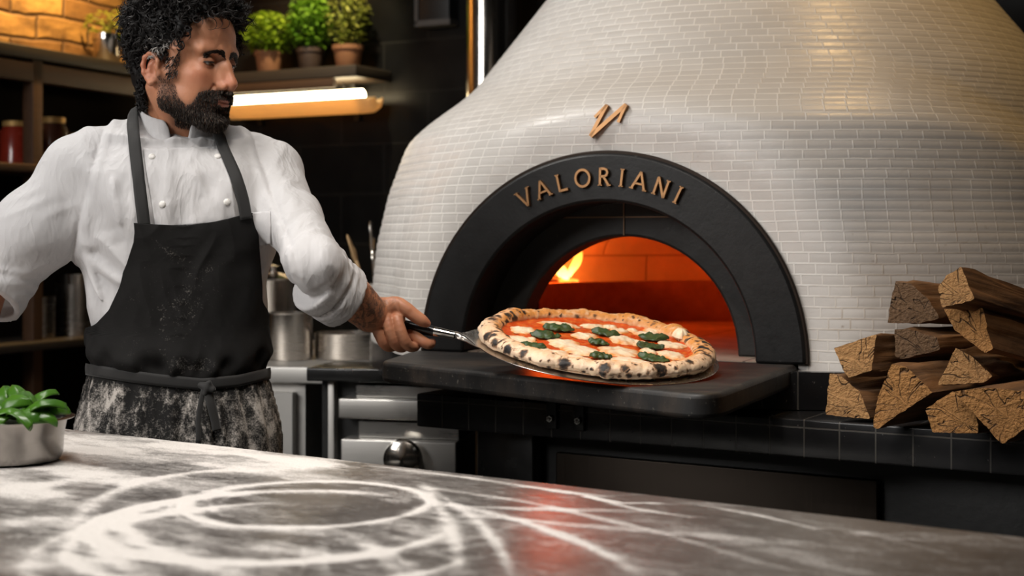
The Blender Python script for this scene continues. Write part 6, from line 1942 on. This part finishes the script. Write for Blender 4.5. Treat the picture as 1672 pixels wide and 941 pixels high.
for j, z0 in enumerate(zs0):
    r = apron_r(z0); r = np.convolve(np.pad(r, 12, mode='edge'), np.ones(25) / 25, 'valid')
    X = AX[0] + r * np.sin(thg); Yw = AX[1] - r * np.cos(thg); px = PCX + F * X / Yw; yp = HOR - (z0 - CAMZ) * F / 2.53
    if yp < 552:
        tl_e, tr_e = np.interp(yp, *zip(*ED_L)), np.interp(yp, *zip(*ED_R))
        vis = np.where((thg > -1.45) & (thg < 1.45))[0]
        th0 = np.interp(tl_e, px[vis], thg[vis]); th1 = np.interp(tr_e, px[vis], thg[vis])
        if yp > 500: th0 = th0 + (-1.75 - th0) * sstep(530, 556, yp); 
        th1 = th1 + (1.75 - th1) * sstep(490, 552, yp)
    else:
        th0, th1 = -1.75, 1.75
    th = np.linspace(th0, th1, nu); rr = np.interp(th, thg, r)
    pxx_ = PCX + F * (AX[0] + rr * np.sin(th)) / (AX[1] - rr * np.cos(th))
    ty = np.interp(pxx_, *zip(*TIEY)); dt = yp - ty          # pixels below the tie
    # blousing over the tie, pinch at the tie, flare and gathers below
    rr = rr + .0035 + .009 * np.exp(-((dt + 34) / 30) ** 2) - .003 * np.exp(-(dt / 9) ** 2) + .008 * sstep(8, 120, dt)
    g = vnoise(th * 7.5, np.full(nu, z0 * 3.0), th * 0, 5); g2 = vnoise(th * 15 + z0 * 6, np.full(nu, z0 * 5), th * 0, 6)
    rr = rr + sstep(0, 40, dt) * (.010 * (1 - np.abs(g)) - .006 + .004 * (1 - np.abs(g2)))
    h1 = vnoise(th * 5 + z0 * 9, np.full(nu, z0 * 7.0), th * 0, 9); h2 = vnoise(th * 4 - z0 * 12, np.full(nu, z0 * 9), th * 0, 10)
    up = sstep(0, -20, dt)
    rr = rr + up * (.0045 * (1 - np.abs(h1)) + .0035 * (1 - np.abs(h2)) - .004) + .010 * np.exp(-((dt + 22) / 14) ** 2) * vnoise(th * 6, th * 0, th * 0, 12)
    zz = np.full(nu, z0)
    # curved top hem
    ytop = np.interp(pxx_, [215, 240, 300, 350, 415], [364, 366, 369, 362, 346])
    if j < 40:
        k = 1 - j / 40; zz = z0 + (zpix(ytop, 2.53) - zs0[0]) * k
    V[j, :, 0] = AX[0] + rr * np.sin(th); V[j, :, 1] = AX[1] - rr * np.cos(th); V[j, :, 2] = zz
    u01 = np.linspace(0, 1, nu)
    FLO[j] = .18 + .16 * sstep(0, 30, dt) + .08 * sstep(0, 110, dt) + sstep(0, 20, dt) * .34 * (1 - np.abs(vnoise(th * 9 + z0 * 14, np.full(nu, z0 * 16.0) - th * 5, th * 0, 44))) ** 4 + sstep(0, 20, dt) * .2 * (1 - np.abs(vnoise(th * 14 - z0 * 22, np.full(nu, z0 * 30.0), th * 0, 45))) ** 4 + .20 * np.exp(-((pxx_ - 300) / 55) ** 2) * np.exp(-((yp - 505) / 70) ** 2) + .26 * np.exp(-((pxx_ - (262 + (yp - 385) * .9)) / 12) ** 2) * np.exp(-((yp - 402) / 22) ** 2) \
        + .22 * np.exp(-((pxx_ - 310) / 40) ** 2) * np.exp(-((yp - 596) / 14) ** 2) + .14 * np.exp(-((pxx_ - 350) / 26) ** 2) * np.exp(-((yp - 420) / 30) ** 2) \
        + sstep(5, 25, dt) * .22 * (np.exp(-((pxx_ - 170 - (660 - yp) * .5) / 16) ** 2) + np.exp(-((pxx_ - 195 - (640 - yp) * .55) / 7) ** 2)) + .22 * sstep(360, 420, pxx_) * sstep(10, 40, dt)
# start rows at the hem: squash the rows above it
apron = child(fast_mesh('apron', V.reshape(-1, 3), grid_faces(nu, nv), M['apron'])); attr(apron, 'flour', FLO.reshape(-1)); solidify(apron, .0016, 1)
AP = V
def ap_point(px, py, off):
    """point on the apron nearest to a pixel, lifted by off"""
    Q = AP.reshape(-1, 3); qx = PCX + F * Q[:, 0] / Q[:, 1]; qy = HOR + F * (CAMZ - Q[:, 2]) / Q[:, 1]
    front = Q[:, 1] < AX[1] + .02
    d = np.hypot(qx - px, qy - py) + np.where(front, 0, 1e3); i = np.argsort(d)[:6]; p = Q[i].mean(0)
    n = np.array([p[0] - AX[0], p[1] - AX[1], 0]); n /= np.linalg.norm(n)
    return p + n * off, n
def ribbon(name, P, Nrm, width, mat, par, thick=.0014, across=None):
    Nrm = np.array(Nrm, float)
    P = np.array(P); m = len(P)
    for _ in range(2): P[1:-1] = (P[:-2] + 2 * P[1:-1] + P[2:]) / 4
    T = np.gradient(P, axis=0); T /= np.linalg.norm(T, axis=1)[:, None]
    V = []
    for i in range(m):
        b = np.cross(T[i], Nrm[i]); b /= np.linalg.norm(b)
        w = width if np.isscalar(width) else width[i]
        for k in (-1, -.5, 0, .5, 1): V.append(P[i] + b * w * .5 * k + Nrm[i] * .0008 * (1 - k * k))
    o = fast_mesh(name, np.array(V), grid_faces(5, m), mat); solidify(o, thick, 0); child(o, par); return o
# waist tie round the body
P = []; N_ = []
for th in np.linspace(-1.95, 1.95, 110):
    x = math.sin(th); c = math.cos(th)
    # find the height from the pixel curve with one refinement
    z = 1.0
    for _ in range(3):
        r = float(np.interp(th, thg, apron_r(z))) + .0085; p = np.array([AX[0] + r * x, AX[1] - r * c, z]); px = PCX + F * p[0] / p[1]
        z = CAMZ + (HOR - np.interp(px, *zip(*TIEY))) / F * p[1]
    P.append([AX[0] + r * x, AX[1] - r * c, z]); N_.append([x, -c, 0])
ribbon('waist_tie', P, N_, .021, M['strap'], apron)
kp, kn = ap_point(334, 631, .012)
kf = Field(kp - .03, kp + .03, .0018); kf.ell(kp, (.011, .008, .009)); kf.cap(kp + np.array([-.012, .002, .003]), kp + np.array([.010, -.002, -.004]), .006, .006, .004); kf.cap(kp + np.array([-.004, -.003, -.012]), kp + np.array([.004, -.004, .008]), .005, .005, .003)
Vk, Fk = kf.mesh(relax=1); child(fast_mesh('knot', Vk, Fk, M['strap']), apron)
for pts, w in (([(334, 632), (338, 648), (343, 668), (348, 690), (350, 703)], .0165), ([(330, 634), (325, 655), (322, 680), (321, 725)], .009)):
    q = np.array(pts, float); tq = np.linspace(0, len(q) - 1, 16); q = np.stack([np.interp(tq, range(len(q)), q[:, i]) for i in (0, 1)], 1)
    pn = [ap_point(a, b, .010) for a, b in q]; ribbon('tie_end', [p for p, _ in pn], [n for _, n in pn], w, M['strap'], apron, .002)
# neck straps
def strap(pts, tail, w):
    q = np.array(pts, float); tq = np.linspace(0, len(q) - 1, 26); q = np.stack([np.interp(tq, range(len(q)), q[:, i]) for i in (0, 1)], 1)
    P = []
    for a, b in q:
        p = cast(jk, a, b, .0085); P.append(p if p is not None else P[-1])
    P = P + [np.array(t) for t in tail]; P = np.array(P)
    for _ in range(3): P[1:-1] = (P[:-2] + 2 * P[1:-1] + P[2:]) / 4
    P = jk.project(P, .0065, 2) if False else P
    N_ = jk.grad(P)
    ribbon('neck_strap', P, N_, w, M['strap'], apron, .0018)
strap([(236, 372), (232, 340), (226, 290), (221, 245), (217, 210), (216, 184), (219, 174)], [tp(-.066, -.030, 1.508), tp(-.050, -.060, 1.512), tp(-.010, -.082, 1.512)], .0215)
strap([(402, 358), (397, 325), (386, 290), (371, 255), (357, 226)], [tp(.072, .010, 1.492), tp(.062, -.04, 1.508), tp(.015, -.082, 1.512)], .0215)
# ---------------------------------------------------------------- trousers and shoes
M['trousers'] = m_cloth('dark_trouser_cloth', (.02, .02, .022, 1), (.035, .034, .036, 1))
child(fast_mesh('trousers', LV, LF, M['trousers']))
for s in (-1, 1):
    sf = Field(tp(s * .105, .05, .05) - .2, tp(s * .105, .05, .05) + .2, .006)
    sf.cap(tp(s * .105, -.05, .042), tp(s * .115, .13, .036), .042, .036); sf.cap(tp(s * .105, -.02, .06), tp(s * .105, -.02, .10), .045, .046, .02)
    sf.d = np.maximum(sf.d, .002 - sf.ax[2][None, None, :]).astype(np.float32)
    Vf, Ff = sf.mesh(relax=1); child(fast_mesh('shoe', Vf, Ff, M['black_gloss']))
# ================================================================== camera and light
cam = bpy.data.cameras.new('camera'); co = bpy.data.objects.new('camera', cam); COL.objects.link(co)
co.location = (0, 0, CAMZ); co.rotation_euler = (PI / 2, 0, 0)
cam.sensor_width = 36.0; cam.lens = F / 1672 * 36.0; cam.sensor_fit = 'HORIZONTAL'
cam.shift_y = -(470.5 - HOR) / 1672
cam.clip_start = .05
cam.dof.use_dof = True; cam.dof.focus_distance = 2.46; cam.dof.aperture_fstop = 4.2
SC.camera = co

def area(name, loc, look, size, power, color, size_y=None, spread=None):
    l = bpy.data.lights.new(name, 'AREA'); l.energy = power; l.color = color; l.size = size
    if size_y: l.shape = 'RECTANGLE'; l.size_y = size_y
    if spread: l.spread = spread
    o = bpy.data.objects.new(name, l); COL.objects.link(o); o.location = loc
    o.rotation_euler = (Vector(look) - Vector(loc)).to_track_quat('-Z', 'Y').to_euler()
    return o
def point(name, loc, power, color, rad=.05):
    l = bpy.data.lights.new(name, 'POINT'); l.energy = power; l.color = color; l.shadow_soft_size = rad
    o = bpy.data.objects.new(name, l); COL.objects.link(o); o.location = loc; return o
def spot(name, loc, look, power, color, ang=60, rad=.05, blend=.5):
    l = bpy.data.lights.new(name, 'SPOT'); l.energy = power; l.color = color; l.shadow_soft_size = rad; l.spot_size = math.radians(ang); l.spot_blend = blend
    o = bpy.data.objects.new(name, l); COL.objects.link(o); o.location = loc
    o.rotation_euler = (Vector(look) - Vector(loc)).to_track_quat('-Z', 'Y').to_euler(); return o

WARM = (1, .62, .30)
# large soft key light, unseen, high to the left of the camera
area('soft_key_light', (-2.6, .9, 2.62), (-.3, 2.9, 1.15), 1.7, 68, (1, .975, .945), 1.5)
area('table_fill_light', (-.3, 1.6, 2.95), (-.2, 1.8, .9), .8, 10, (1, .95, .90), spread=math.radians(80))  # added fill brightening the worktop from above
# warm lamp over the dome; added spots brightening the logs and the pizza
spot('dome_spot_lamp', (1.02, 3.02, 2.92), (.95, 3.15, 1.6), 21, (1, .62, .24), 100, .05, .7)
spot('wood_fill_spot', (.9, 1.2, 2.9), (1.0, 2.55, .98), 20, (1, .74, .48), 26, .04, .4)
spot('pizza_fill_spot', (-.45, 1.25, 2.92), (-.02, 2.52, 1.06), 42, (1, .91, .80), 40, .06, .6)
area('dome_fill_light', (-1.05, 2.95, 2.95), (-.15, 3.5, 1.35), .5, 12, (1, .96, .90), spread=math.radians(110))  # added fill brightening the dome's left side from behind the cook
# warm lamp grazing the brick wall
p_ = lw(1.0, .35, 2.75); spot('brick_wall_lamp', p_, lw(.9, .02, 1.9), 90, (1, .66, .26), 90, .05, .6)
# added unseen spot brightening the herbs, then the light of the fire
spot('herb_fill_spot', tuple(on_wall(520, -300, .62)), tuple(on_wall(520, 60, .14)), 70, (1, .86, .55), 50, .04)
fp_ = U(872, 436, FD - .06); point('fire_light', tuple(fp_), 13, (1, .075, .005), .05)
fp2_ = U(905, 450, FD + .03); point('ember_light', tuple(fp2_), 4, (1, .20, .02), .05)
w = bpy.data.worlds.new('world'); w.use_nodes = True; SC.world = w
w.node_tree.nodes['Background'].inputs[0].default_value = (.9, .95, 1, 1); w.node_tree.nodes['Background'].inputs[1].default_value = .02
SC.view_settings.view_transform = 'Standard'; SC.view_settings.look = 'None'; SC.view_settings.gamma = 1.0; SC.view_settings.exposure = 0.22
SC.view_settings.use_curve_mapping = False
SC.cycles.use_denoising = True
SC.cycles.max_bounces = 8
